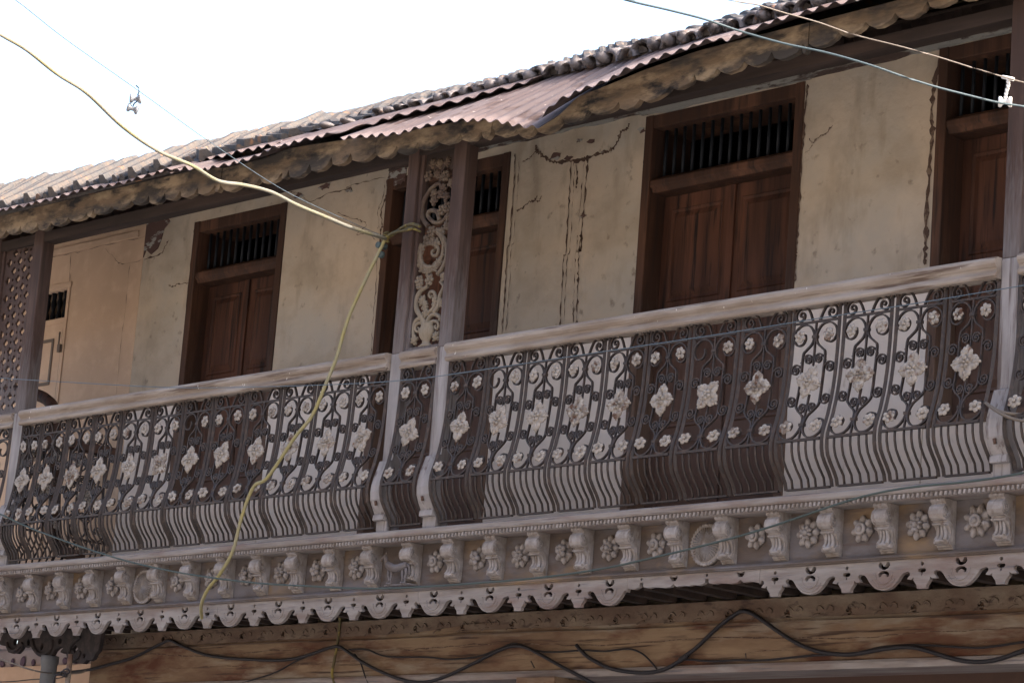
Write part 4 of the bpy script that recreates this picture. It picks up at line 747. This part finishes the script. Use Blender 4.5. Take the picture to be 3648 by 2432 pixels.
# three board lengths as in the place; the middle of the right one has lost its pendants
cuts = [(-4.996,-1.4687,()),(-1.4667,.2957,()),(.2977,1.866,()),(1.868,2.748,((1.9,2.7),)),(2.750,6.2,())]
for i, (a, b_, br) in enumerate(cuts):
    o = bb(valance(a, b_, br), 'valance_board', 'greywood', bevel=.002)
    o['label'] = 'pierced scalloped valance board'+(' with broken pendants' if br else '')
for k in range(-20, 6):     # raised ring carved round each lobe piercing
    lx = 3.7275+k*.4411+.2205
    if 1.9 < lx < 2.7 or lx > 6.05: continue
    m_ = MB(); P = [(lx+.052*math.cos(a), yv-.001, 3.492+.056*math.sin(a)) for a in [math.pi*(-.02-.96*t/14) for t in range(15)]]
    m_.tube(P, .0038, 5); P = [(lx+.075*math.cos(a), yv-.001, 3.488+.068*math.sin(a)) for a in [math.pi*(-.14-.72*t/14) for t in range(15)]]
    m_.tube(P, .0028, 5)
    bb(m_, 'lobe_carving', 'greywood')
m_ = MB(); m_.extrude_x([(yv-.003,3.5665),(yv-.014,3.560),(yv-.016,3.553),(yv-.010,3.549),(yv-.010,3.545),(yv-.002,3.541),(yv-.0015,3.5665)], XL, XR); bb(m_, 'valance_moulding', 'frieze')
# joists and boards under the floor
for i in range(55):
    x = -4.6+i*.205
    m_ = MB(); m_.box(x, x+.055, .074, YB+.02, 3.478, 3.548); bb(m_, 'joist', 'soffit')
m_ = MB(); m_.box(XL, XR, .0725, YB+.3, 3.549, 3.5595); bb(m_, 'under_boards', 'soffit')

# ---- handrail
HP = [(.045,4.768),(-.030,4.768),(-.036,4.776),(-.036,4.788),(-.030,4.794),(-.024,4.806),(-.026,4.816),(-.034,4.820),(-.044,4.832),(-.046,4.846),(-.040,4.858),(-.026,4.866),(.045,4.866)]
def rail(x0, x1, prof=HP, dy=0):
    m_ = MB(); n = max(2, int((x1-x0)/.25)); P = []
    for i in range(n):
        a = x0+(x1-x0)*i/n; b_ = x0+(x1-x0)*(i+1)/n
    m_.extrude_x([(p[0]+dy, p[1]) for p in prof], x0, x1)
    return bb(m_, 'handrail', 'railwood', bevel=.0025)
rail(-4.9, -4.262); rail(-3.655, -.042, dy=-.002); rail(.452, 4.143, dy=-.004); rail(4.26, 6.2)
rail(.048, .345, dy=.022); rail(-4.163, -3.772, dy=.022)
# ---- posts (front face leans out in a belly near the foot, like the ironwork)
PF = [(6.10,0),(4.285,0),(4.262,-.003),(4.258,-.022),(4.21,-.038),(4.166,-.054),(4.12,-.066),(4.082,-.070),(4.04,-.066),(4.00,-.048),(3.966,-.028)]
PBk = [(3.866,.085),(3.92,.080),(3.96,.066),(4.00,.040),(4.05,.018),(4.10,.012),(4.16,.022),(4.22,.044),(4.28,.070),(4.36,.088),(6.10,.090)]
def post(x0, x1):
    up_ = MB(); prof = [(p[1], p[0]) for p in PF if p[0] > 4.86]+[(0,4.8601)]+[(.09,4.8601)]+[(.09,6.10)]
    up_.extrude_x([(0,6.10),(0,4.8601),(.09,4.8601),(.09,6.10)], x0, x1)
    o = bb(up_, 'post', 'postwood', bevel=.006)
    m_ = MB(); prof = [(0,4.86)]+[(p[1], p[0]) for p in PF[1:]]+[(p[1], p[0]) for p in PBk[1:-1] if p[0] > 3.966 or True][0:0]+[(-.028,3.962),(-.034,3.960),(-.038,3.932),(-.034,3.928),(-.008,3.928),(-.006,3.8665)]
    prof += [(p[1], p[0]) for p in PBk[:-1]]+[(.09,4.86)]
    m_.extrude_x(prof, x0, x1)
    c = m_.build('post_foot', MAT['greypost'], o, bevel=.004)
    g_ = MB(); g_.tube([(x0+.05, -.068, 4.03),(x0+.052,-.062,4.005)], .008, 6); g_.build('peg', MAT['darkwood'], c)
    return o
PX = [(-4.26,-4.165),(-3.770,-3.662),(-.038,.050),(.345,.449),(4.145,4.240)]
for p in PX: post(*p)
post(4.56, 4.65)
# inner half-round jambs beside the screens
for a, wq in ((.051,.294), (-4.164,.393)):
    m_ = MB(); m_.box(a, a+.026, .02, .07, 4.886, 6.05); m_.box(a, a+wq, .012, .075, 4.867, 4.8855)
    bb(m_, 'screen_frame', 'postwood', bevel=.003)

# ---- carved arabesque screen between the middle posts
YS = .036
cs = MB()
def vine(nm, r0, r1, k=5, dy=0):
    P = smooth_path([(p[0], YS+dy, p[2]) for p in D[nm]], k); m = len(P)
    cs.tube(P, [1.2*(r0+(r1-r0)*i/(m-1)) for i in range(m)], 6)
for nm, a, b_ in (('vine1',.014,.010),('vine2',.010,.013),('vine3',.013,.009),('stemL',.011,.009),('stemR',.011,.009),('spirL',.009,.005),('spirR',.009,.005),('bigspir',.011,.008),('spir3',.011,.006),('spir4',.013,.007),('spir5',.013,.008)):
    vine(nm, a, b_)
import itertools
for i, p in enumerate(D['leaves']):
    rnd2 = random.Random(i); a = rnd2.random()*3.1
    for q in (-1.1, -.5, 0, .5, 1.1): cs.blob((p[0]+.017*math.cos(a+q*1.3), YS-.004+.004*abs(q), p[2]+.017*math.sin(a+q*1.3)), .022, .010, .0085, 7, 4, rot=a+q)
    cs.blob((p[0]-.012*math.cos(a), YS+.002, p[2]-.012*math.sin(a)), .016, .010, .014, 7, 4)
# toothed rim of the big spiral
P = smooth_path([(p[0], YS, p[2]) for p in D['bigspir'][:11]], 3)
for i, p in enumerate(P[::2]):
    c = Vector((.118+.045, YS, 5.40)); d_ = (p-Vector((sum(q.x for q in P)/len(P), YS, sum(q.z for q in P)/len(P)))).normalized()
    cs.blob((p.x+d_.x*.013, YS-.002, p.z+d_.z*.013), .013, .009, .008, 6, 4, rot=math.atan2(d_.z, d_.x))
carved = bb(cs, 'carved_screen', 'screenwood')
for p in D['flowers']:
    fl_ = MB()
    for k in range(6):
        a = k*math.pi/3; fl_.blob((p[0]+.022*math.cos(a), YS-.012, p[2]+.022*math.sin(a)), .015, .010, .012, 7, 4, rot=a)
    fl_.blob((p[0], YS-.018, p[2]), .012, .010, .012, 7, 4)
    fl_.build('carved_flower', MAT['screenwood'], carved)
fl_ = MB()
for k in range(9): fl_.blob((.108+.014*(k % 3)+.007*((k//3) % 2), YS-.012, 5.225+.02*(k//3)), .010, .009, .010, 6, 4)
fl_.build('carved_grapes', MAT['screenwood'], carved)
vs2 = MB(); vs2.lathe([(.052,.0),(.056,.006),(.040,.014),(.026,.024),(.030,.038),(.050,.060),(.060,.085),(.056,.105),(.044,.120),(.050,.130),(.046,.134)], (.200, YS, 4.884), 18, 'z', squash=.5)
vs2.build('carved_vase', MAT['screenwood'], carved)
bk = MB(); bk.prism([(.078,5.90),(.11,5.86),(.15,5.90),(.2,5.86),(.25,5.91),(.30,5.87),(.345,5.9),(.345,6.05),(.078,6.05)], YS, YS+.02); bk.build('screen_head', MAT['soffit'], carved)
# ---- lattice screen at the left
def lattice(x0, x1, z0, z1):
    m_ = MB(); holes = []; r = 0; z = z0+.045
    while z < z1-.03:
        xs_ = [x0+.048+.12*k+(.06 if r % 2 else 0) for k in range(4)]
        for xx in xs_:
            if x0+.028 < xx < x1-.028: holes.append([(xx+(.026+.006*math.cos(4*a))*math.cos(a), z+(.026+.006*math.cos(4*a))*math.sin(a)) for a in [2*math.pi*k/12+.26 for k in range(12)]])
            for (qx, qz) in ((xx+.06, z),):
                if x0+.016 < qx < x1-.016 and z < z1-.02: holes.append(circ(qx, qz, .011, 6))
        z += .061; r += 1
    m_.prism(rect(x0, x1, z0, z1), .034, .050, holes); return m_
o = bb(lattice(-4.137, -3.772, 4.886, 6.04), 'lattice_screen', 'postwood')

# ================================================================== iron railing panels
RZ = [3.898,3.945,3.979,4.029,4.071,4.12,4.165,4.226,4.296,4.348,4.424,4.543,4.662,4.775]
RY = [.006,-.006,-.038,-.072,-.083,-.084,-.072,-.051,-.034,-.024,-.014,-.006,-.002,0]
def ry(z): return interp(z, RZ, RY)+.004
def on(P, dy=0): return [(a, ry(b)+dy, b) for a, b in P]
ZL = [3.898+(4.762-3.898)*i/26 for i in range(27)]
def panel_frame():
    m_ = MB()
    for s_ in (-1, 1):
        m_.tube([(s_*.139, ry(z), z) for z in ZL], .0115, 4, sm=False)
        m_.blob((s_*.139, ry(4.765), 4.765), .014, .014, .012, 6, 4)
    m_.box(-.13, .13, ry(4.696)-.006, ry(4.696)+.006, 4.691, 4.701)
    m_.box(-.13, .13, ry(4.112)-.008, ry(4.112)+.008, 4.106, 4.118)
    m_.box(-.13, .13, -.002, .014, 3.893, 3.902)
    return m_
def panel_scroll(seed=0):
    m_ = MB(); rnd = random.Random(seed)
    J = lambda: (rnd.random()-.5)*.006
    for s_ in (-1, 1):
        def S(P, wd=.0072, dp=.014, k=4, taper=None):
            Q = s2(P, k); m_.bar([(s_*a, ry(b), b) for a, b in Q], wd, dp)
        j = J()
        # crest scroll over the upper rail
        S([(.022,4.700),(.040,4.742),(.062,4.768),(.092,4.773),(.122,4.750),(.124,4.722),(.104,4.707),(.080,4.715),(.074,4.735),(.088,4.750),(.101,4.740),(.096,4.728),(.088,4.732)])
        # big upper scroll running into the lantern side
        S([(.070,4.30),(.067,4.42),(.067,4.535),(.050,4.560),(.020,4.585),(.008,4.615),(.014,4.650),(.042,4.680),(.085,4.685),(.122,4.660),(.130,4.622),(.108,4.592+j),(.076,4.593+j),(.060,4.616+j),(.064,4.640)])
        # lantern foot into the lower scroll
        S([(.070,4.31),(.068,4.284),(.045,4.258),(.016,4.232),(.007,4.200),(.012,4.160),(.040,4.127),(.085,4.121),(.122,4.145),(.131,4.180),(.112,4.208+j),(.082,4.210+j),(.064,4.190+j),(.070,4.165)])
        for cx, cz, r, a0, dr in ((.032,4.512,.026,math.pi*.1,1),(.030,4.276,.026,-math.pi*.1,-1),(.103,4.468,.029,math.pi*.9,-1),(.103,4.315,.029,-math.pi*.9,1)):
            P = spiral(cx, cz+J()*.5, r, .006, a0, dr*1.65, 22)
            m_.bar([(s_*a, ry(b)-.001, b) for a, b in P], .0066, .014)
            m_.blob((s_*cx, ry(cz)-.003, cz), .007, .008, .007, 6, 4)
        for z in (4.5, 4.30): m_.bar([(s_*.068, ry(z), z), (s_*.076, ry(z), z+.002)], .005, .011)
    m_.bar([(0, ry(z), z) for z in (4.696,4.62,4.56,4.50,4.45)], .0065, .012)
    m_.bar([(0, ry(z), z) for z in (4.34,4.28,4.22,4.16,4.112)], .0065, .012)
    for z in (4.622, 4.188): m_.box(-.015, .015, ry(z)-.011, ry(z)+.009, z-.007, z+.007)
    return m_
def baluster(k):
    m_ = MB(); x = -.139+.278*(k+1)/6
    P = [(x, ry(z), z) for z in [3.90+(4.108-3.90)*i/10 for i in range(11)]]
    m_.tube(P, .0064, 5); return m_
def star_mesh(seed, stretch=1.0, rotz=0.0):
    rnd = random.Random(seed); m_ = MB()
    m_.blob((0, -.006, 0), .040, .013, .045, 10, 6)
    arms = [(0, .096, .026), (math.pi, .096, .026), (math.pi/2, .086*stretch, .028), (-math.pi/2, .086*stretch, .028)]
    for a, L, w_ in arms:
        a += (rnd.random()-.5)*.15; dx, dz = math.sin(a), math.cos(a); px, pz = dz, -dx
        for t, sp in ((.36, 1.1), (.60, 1.0), (.78, .62)):
            for q in (-1, 1):
                m_.blob((dx*L*t+px*w_*sp*q*.75, -.008-.003*rnd.random(), dz*L*t+pz*w_*sp*q*.75), .0185*sp+.003, .008, .0185*sp+.003, 8, 5)
        m_.blob((dx*L*.70, -.010, dz*L*.70), .011, .011, .026, 7, 5, rot=-a)
        m_.blob((dx*L*.92, -.008, dz*L*.92), .010, .008, .014, 7, 4, rot=-a)
    for k in range(5):
        a = k*1.257+.3; m_.blob((.020*math.cos(a), -.020, .022*math.sin(a)), .013, .008, .012, 7, 5)
    m_.blob((0, -.024, 0), .009, .008, .009, 6, 4)
    return m_
def blossom(seed):
    rnd = random.Random(seed); m_ = MB()
    for k in range(6):
        a = k*math.pi/3+rnd.random()*.2; m_.blob((.019*math.cos(a), -.005, .019*math.sin(a)), .0150, .007, .0125, 8, 5, rot=a)
    m_.blob((0, -.014, 0), .009, .007, .009, 7, 4); return m_
def mk(mb, name, m): 
    me = mb.build(name, MAT[m]); d = me.data; bpy.data.objects.remove(me); return d
ME_F = mk(panel_frame(), 'panel_frame', 'iron')
ME_S = [mk(panel_scroll(s_), 'scrollwork', 'iron') for s_ in (1, 2)]
ME_B = [mk(baluster(k), 'baluster', 'iron') for k in range(5)]
ME_ST = [mk(star_mesh(s_, 1+.08*(s_ % 2)), 'star_flower', 'castdirty' if s_ in (1, 4) else 'cast') for s_ in range(6)]
ME_BL = [mk(blossom(s_), 'blossom', 'castdirty' if s_ in (0, 3) else 'cast') for s_ in range(6)]
def child(name, me, par, loc=(0,0,0), rot=0, sc=(1,1,1)):
    o = bpy.data.objects.new(name, me); COL.objects.link(o); o.parent = par; o.location = loc; o.rotation_euler = (0, rot, 0); o.scale = sc; return o
prnd = random.Random(42)
def panel(xc, width, label, group='iron railing panels', rotz=0, yc=0):
    r = empty('railing_panel', (xc, yc, 3.90), label, 'railing panel', group)
    sx = width/.30; r.scale = (sx, 1, 1); r.rotation_euler = (0, 0, rotz)
    Z = -3.90; i1 = 1/sx
    child('panel_frame', ME_F, r, (0,0,Z)); child('scrollwork', prnd.choice(ME_S), r, (0,0,Z))
    for k in range(5):
        q_ = child('baluster', ME_B[k], r, ((prnd.random()-.5)*.005,(prnd.random()-.5)*.004,Z)); q_.rotation_euler = (0, (prnd.random()-.5)*.003, 0)
    rot = prnd.choice((0,0,.35,-.4,.15,.7)) if prnd.random() < .55 else 0
    zs = 4.398+(prnd.random()-.5)*.016
    tilt = child('star_flower', prnd.choice(ME_ST), r, ((prnd.random()-.5)*.01, ry(4.40)-.010, Z+zs), rot, (i1*.87, 1, .84))
    tilt.rotation_euler[0] = -.08
    for (fx, fz) in ((-.083,4.627),(.086,4.629),(-.090,4.178),(.094,4.176)):
        if prnd.random() < .04: continue
        o = child('blossom', prnd.choice(ME_BL), r, (fx+(prnd.random()-.5)*.012, ry(fz)-.006, Z+fz+(prnd.random()-.5)*.010), prnd.random()*1.0, (i1*(.92+.2*prnd.random()), 1, .92+.2*prnd.random()))
        o.rotation_euler[0] = -.05 if fz > 4.4 else -.35
    return r
ORD = ['first','second','third','fourth','fifth','sixth','seventh','eighth','ninth','tenth','eleventh','twelfth']
eR = [.449,.768,1.061,1.363,1.657,1.954,2.251,2.577,2.905,3.221,3.537,3.847,4.145]
def behind(xc):
    # what stands straight behind it in the picture
    bx = xc-.9
    if -1.14 < bx < -.05: return 'before the middle teak door'
    if 1.05 < bx < 2.2: return 'before the wide double door'
    if 3.1 < bx: return 'before the right shuttered window'
    if -3.1 < bx < -2.1: return 'before the left shuttered window'
    if bx < -3.63: return 'before the cream neighbouring wall'
    return 'before bare plaster wall'
for i in range(12):
    a, b_ = eR[i], eR[i+1]
    panel((a+b_)/2, b_-a-.010, f'{ORD[i]} iron panel right of the paired posts, '+behind((a+b_)/2))
eL = [-3.662,-3.428,-3.133,-2.845,-2.554,-2.229,-1.920,-1.627,-1.303,-.981,-.673,-.345,-.038]
for i in range(12):
    a, b_ = eL[i], eL[i+1]
    panel((a+b_)/2, b_-a-.010, f'{ORD[11-i]} iron panel left of the paired posts, '+behind((a+b_)/2))
panel(.1975, .292, 'narrow iron railing panel standing between the paired carved posts')
panel(-3.967, .375, 'iron railing panel below the lattice screen at far left')
panel(4.40, .31, 'iron railing panel at the right edge, past the right post')
panel(-4.425, .31, 'iron railing panel left of the lattice screen at the left edge')
panel(4.81, .31, 'iron railing panel just beyond the right edge')
sr = empty('side_railing', (-3.715, .40, 3.9), 'dark wooden side rail running from the left post back to the wall', 'rail')
m_ = MB(); m_.box(-3.75,-3.68,.02,.77,4.70,4.76)
o = m_.build('cross_rail', MAT['darkwood'], sr, bevel=.006); o.location = (3.715,-.40,-3.9)
panel(-3.71, .30, 'iron side panel nearer the street, partly hidden behind the leftmost railing', 'side railing panels', math.pi/2, .22)
panel(-3.71, .30, 'iron side panel against the wall, partly hidden behind the leftmost railing', 'side railing panels', math.pi/2, .56)
m_ = MB(); P = smooth_path([(p[0]-.02, .42, p[2]) for p in D['arm']], 4)
m_.tube(P, [.040]*len(P), 8); am = m_.build('curved_pipe', MAT['darkwood']); tag(am, 'thick dark curved pipe bending down behind the railing at far left', 'pipe')

# ================================================================== column and scroll bracket at lower left
cl = empty('street_column', (-3.36, .2, 0), 'slim grey column rising under the left end of the balcony', 'column')
m_ = MB(); m_.lathe([(.070,0),(.070,.1),(.052,.14),(.050,3.25),(.056,3.27),(.056,3.31)], (0,0,0), 20); m_.build('shaft', MAT['colpaint'], cl)
bk2 = MB(); BO = [(-3.96,3.405),(-3.90,3.392),(-3.86,3.400),(-3.845,3.37),(-3.82,3.345),(-3.782,3.338),(-3.745,3.345),(-3.73,3.335),(-3.716,3.337),(-3.69,3.352),(-3.66,3.385),(-3.634,3.372),(-3.60,3.378),(-3.565,3.375),(-3.54,3.362),(-3.513,3.345),(-3.48,3.322),(-3.441,3.305),(-3.39,3.300),(-3.344,3.303),(-3.315,3.320),(-3.303,3.338),(-3.275,3.355),(-3.239,3.362),(-3.205,3.356),(-3.225,3.345),(-3.235,3.330),(-3.20,3.322),(-3.169,3.325),(-3.15,3.29),(-3.12,3.268),(-3.09,3.261),(-3.05,3.268),(-3.018,3.258),(-2.97,3.252),(-2.945,3.268),(-2.923,3.276),(-2.90,3.268),(-2.868,3.279),(-2.85,3.31),(-2.82,3.33),(-2.80,3.47),(-3.96,3.47)]
bk2.prism(BO, .185, .215, [circ(-3.75,3.412,.024,9,sx=1.1),circ(-3.60,3.405,.020,9),circ(-3.445,3.372,.022,9,sx=.8),[(-3.11,3.345),(-3.085,3.365),(-3.07,3.375),(-3.06,3.362),(-3.04,3.345),(-3.06,3.335),(-3.075,3.318),(-3.085,3.335)],circ(-2.97,3.300,.016,8),circ(-3.25,3.40,.02,8)])
for pts, r in (([(-3.66,3.40),(-3.70,3.37),(-3.76,3.355),(-3.82,3.375),(-3.84,3.41)],.012),([(-3.56,3.42),(-3.53,3.37),(-3.46,3.325),(-3.38,3.322),(-3.33,3.36),(-3.33,3.41)],.014),([(-3.02,3.42),(-3.10,3.38),(-3.13,3.31),(-3.09,3.278),(-3.03,3.29),(-3.01,3.33)],.012)):
    bk2.tube(smooth_path([(a, .180, b_) for a, b_ in pts], 5), r, 7)
o = bk2.build('scroll_bracket', MAT['dark_iron'], cl, bevel=.003); o.location = (3.36,-.2,0)
p2 = MB(); p2.tube([(-2.99,.1,3.30),(-2.985,.1,2.2),(-2.985,.1,0)], .017, 8); o = p2.build('thin_pole', MAT['beamwood']); tag(o, 'thin rusty pole beside the grey column, wires knotted on it', 'pole')
kn = MB(); kn.tube(smooth_path([(-3.03,.07,3.175),(-3.0,.06,3.19),(-2.97,.07,3.175),(-2.99,.085,3.16),(-3.03,.07,3.17),(-3.07,.06,3.165),(-3.08,.06,3.13),(-3.09,.06,3.08)], 4), .006, 5)
kn.tube(smooth_path([(-3.01,.075,3.20),(-2.96,.07,3.205),(-2.95,.08,3.185),(-3.0,.07,3.165)], 4), .006, 5)
tag(kn.build('wire_knot', MAT['cable_k']), 'black wire knotted round the thin pole at lower left', 'wire')

# ================================================================== cables
def cable(name, key, r, m, label, cat='cable', k=6, group=None, pts=None):
    Q = [Vector(p) for p in (pts or D[key])]
    if key in ('yellow_a', 'thinwire', 'teal_top', 'beige_top'):      # run on across the street to the added unseen row
        d_ = (Q[0]-Q[3]).normalized(); n_ = (-12.9-Q[0].y)/d_.y if d_.y < -.02 else 9
        Q = [Q[0]+d_*min(n_, 16)*t for t in (1, .8, .6, .4, .2)]+Q
    if key in ('teal_top', 'beige_top', 'rail_wire', 'dark_wire'):
        d_ = (Q[-1]-Q[-2]).normalized(); Q = Q+[Q[-1]+Vector((1, 0, d_.z*.3))*t for t in (1, 2.5, 5)]
    if key in ('rail_wire', 'dark_wire'):
        Q = [Q[0]-Vector((1, 0, 0))*t+Vector((0, 0, .05*t)) for t in (5, 2.5, 1)]+Q
    P = smooth_path(Q, k); mb = MB(); np_ = len(P)
    if r == 'TAPER': r = [.0066+.0040*max(0, min(1, (i/np_-.25)*1.5)) for i in range(np_)]
    mb.tube(P, r, 7)
    return tag(mb.build(name, MAT[m], recalc=False), label, cat, group)
ya = cable('yellow_cable', 'yellow_a', 'TAPER', 'rubber_shade', 'thick pale yellow cable sagging from the sky down to the middle posts', k=8)
cable('yellow_cable', 'yellow_b', .0105, 'rubber_y', 'long yellow cable hanging in front of the railing and frieze')
cable('hanging_cable', 'yellow_c', .0085, 'rubber_yd', 'dull yellow cord dangling below the valance over the beam', 'cable')
cable('suspension_wire', 'thinwire', .0018, 'wire_s', 'thin steel wire crossing the sky beside the yellow cable', 'wire')
cable('teal_cable', 'teal_top', .0043, 'cable_t', 'teal cable crossing the upper right corner to a white spool')
cable('beige_wire', 'beige_top', .0028, 'cable_b', 'beige wire above the teal cable at upper right', 'wire')
cable('blue_wire', 'rail_wire', .0024, 'wire_s', 'thin bluish wire strung straight across the railing', 'wire')
cable('green_grey_cable', 'dark_wire', .0052, 'cable_g', 'dark green cable sagging across the consoles and frieze')
cable('black_cable', 'black_a', .0095, 'cable_k', 'heavy black cable looping along the left half of the lower beam')
cable('black_cable', 'black_b', .0105, 'cable_k', 'heavy black cable rising to a peak on the right half of the lower beam')
cable('black_wire', 'black_c', .0050, 'cable_k', 'thin black wire wavering along the middle of the lower beam', 'wire')
cable('black_wire', 'black_d', .0055, 'cable_k', 'thin black wire running low along the right of the beam', 'wire')
cable('black_wire', 'black_e', .0045, 'cable_k', 'short thin wire climbing to the left loop on the beam', 'wire')
cable('black_wire', 'black_f', .0045, 'cable_k', 'thin wire end dropping from the beam near the yellow cord', 'wire')
cable('grey_rope', 'tie_a', .0075, 'cable_b', 'upper strand of grey rope tied round the right post foot', 'rope')
cable('grey_rope', 'tie_b', .0075, 'cable_b', 'lower strand of grey rope tied round the right post foot', 'rope')
cable('white_wire', 'left_wire', .0055, 'cable_b', 'pale wire slanting across the lower left corner', 'wire')
cable('dark_wire', 'left_wire2', .0035, 'cable_k', 'dark thin wire along the bottom left edge', 'wire')
mb = MB(); mb.tube(smooth_path(D['tie_wrap'], 6), .0095, 6); mb.tube(smooth_path(D['tie_b2'], 6), .008, 6)
q = D['tie_wrap'][0]
for dz, dx in ((-.005,.0),(.008,.01),(-.02,.004)):
    mb.tube([(q[0]+dx+.018*math.cos(a), q[1]+.018*math.sin(a), q[2]+dz+.004*a) for a in [k*.7 for k in range(10)]], .006, 5)
mb.tube(smooth_path([(q[0]-.01,q[1],q[2]),(-.10,-.03,q[2]+.035),(-.03,-.012,q[2]+.055),(.05,-.012,q[2]+.05),(.09,.03,q[2]+.03)], 5), .0065, 6)
tag(mb.build('tie_wire', MAT['rubber_yd']), 'twisted wire tying the yellow cable to the middle post', 'wire')
sb = MB(); sb.lathe([(.018,-.03),(.018,.03)], (q[0]+.01, q[1]-.03, q[2]-.05), 10, 'y'); sb.lathe([(.02,-.012),(.02,.012)], (q[0]+.012, q[1]-.03, q[2]-.10), 10, 'y')
tag(sb.build('cable_clamp', MAT['cable_g']), 'small grey clamp on the yellow cable knot by the middle posts', 'clamp')

def spool(loc, rot, s_, label, nm='insulator_spool', m='porcelain', group='insulator spools'):
    mb = MB(); mb.lathe([(.010,-.036),(.026,-.036),(.030,-.030),(.028,-.020),(.016,-.012),(.014,0),(.016,.012),(.028,.020),(.030,.030),(.026,.036),(.010,.036)], (0,0,0), 20, 'x')
    o = mb.build(nm, MAT[m]); o.location = loc; o.rotation_euler = rot; o.scale = (s_, s_, s_); return tag(o, label, 'insulator', group)
S3 = [Vector(p) for p in D['spools']]
spool(S3[0], (0,0,.9), .66, 'upper porcelain spool hanging from the thin wire in the sky', group='hanging porcelain spools')
spool(S3[1], (0,.25,.9), .62, 'lower porcelain spool hanging from the thin wire in the sky', group='hanging porcelain spools')
mb = MB(); mb.tube([S3[2]+Vector((-.02,0,.028)), S3[2]+Vector((.004,0,.012)), S3[2]+Vector((.004,0,-.004)), S3[0]+Vector((.006,.004,.016)), S3[0]+Vector((0,.018,0)), S3[0]+Vector((-.006,0,-.018)), S3[1]+Vector((0,0,.012))], .0032, 5)
tag(mb.build('hook_wire', MAT['wire_s']), 'bent wire hook joining the two hanging porcelain spools', 'hook')
T = [Vector(p) for p in D['twine']]
spool(T[-1]+Vector((0,0,-.008)), (0,0,.6), .72, 'white twine wrapped spool on the teal cable at right', m='twine')
mb = MB(); P = smooth_path(D['twine'], 6)
for ph in (0, math.pi): mb.tube([p+Vector((.004*math.cos(i*1.1+ph), .004*math.sin(i*1.1+ph), 0)) for i, p in enumerate(P)], .0045, 5)
mb.tube([T[0]+Vector((-.028,0,.012)), T[0]+Vector((.028,0,-.008))], .0075, 6)
tag(mb.build('twine_tie', MAT['twine']), 'short twisted white twine between beige wire and spool', 'twine')
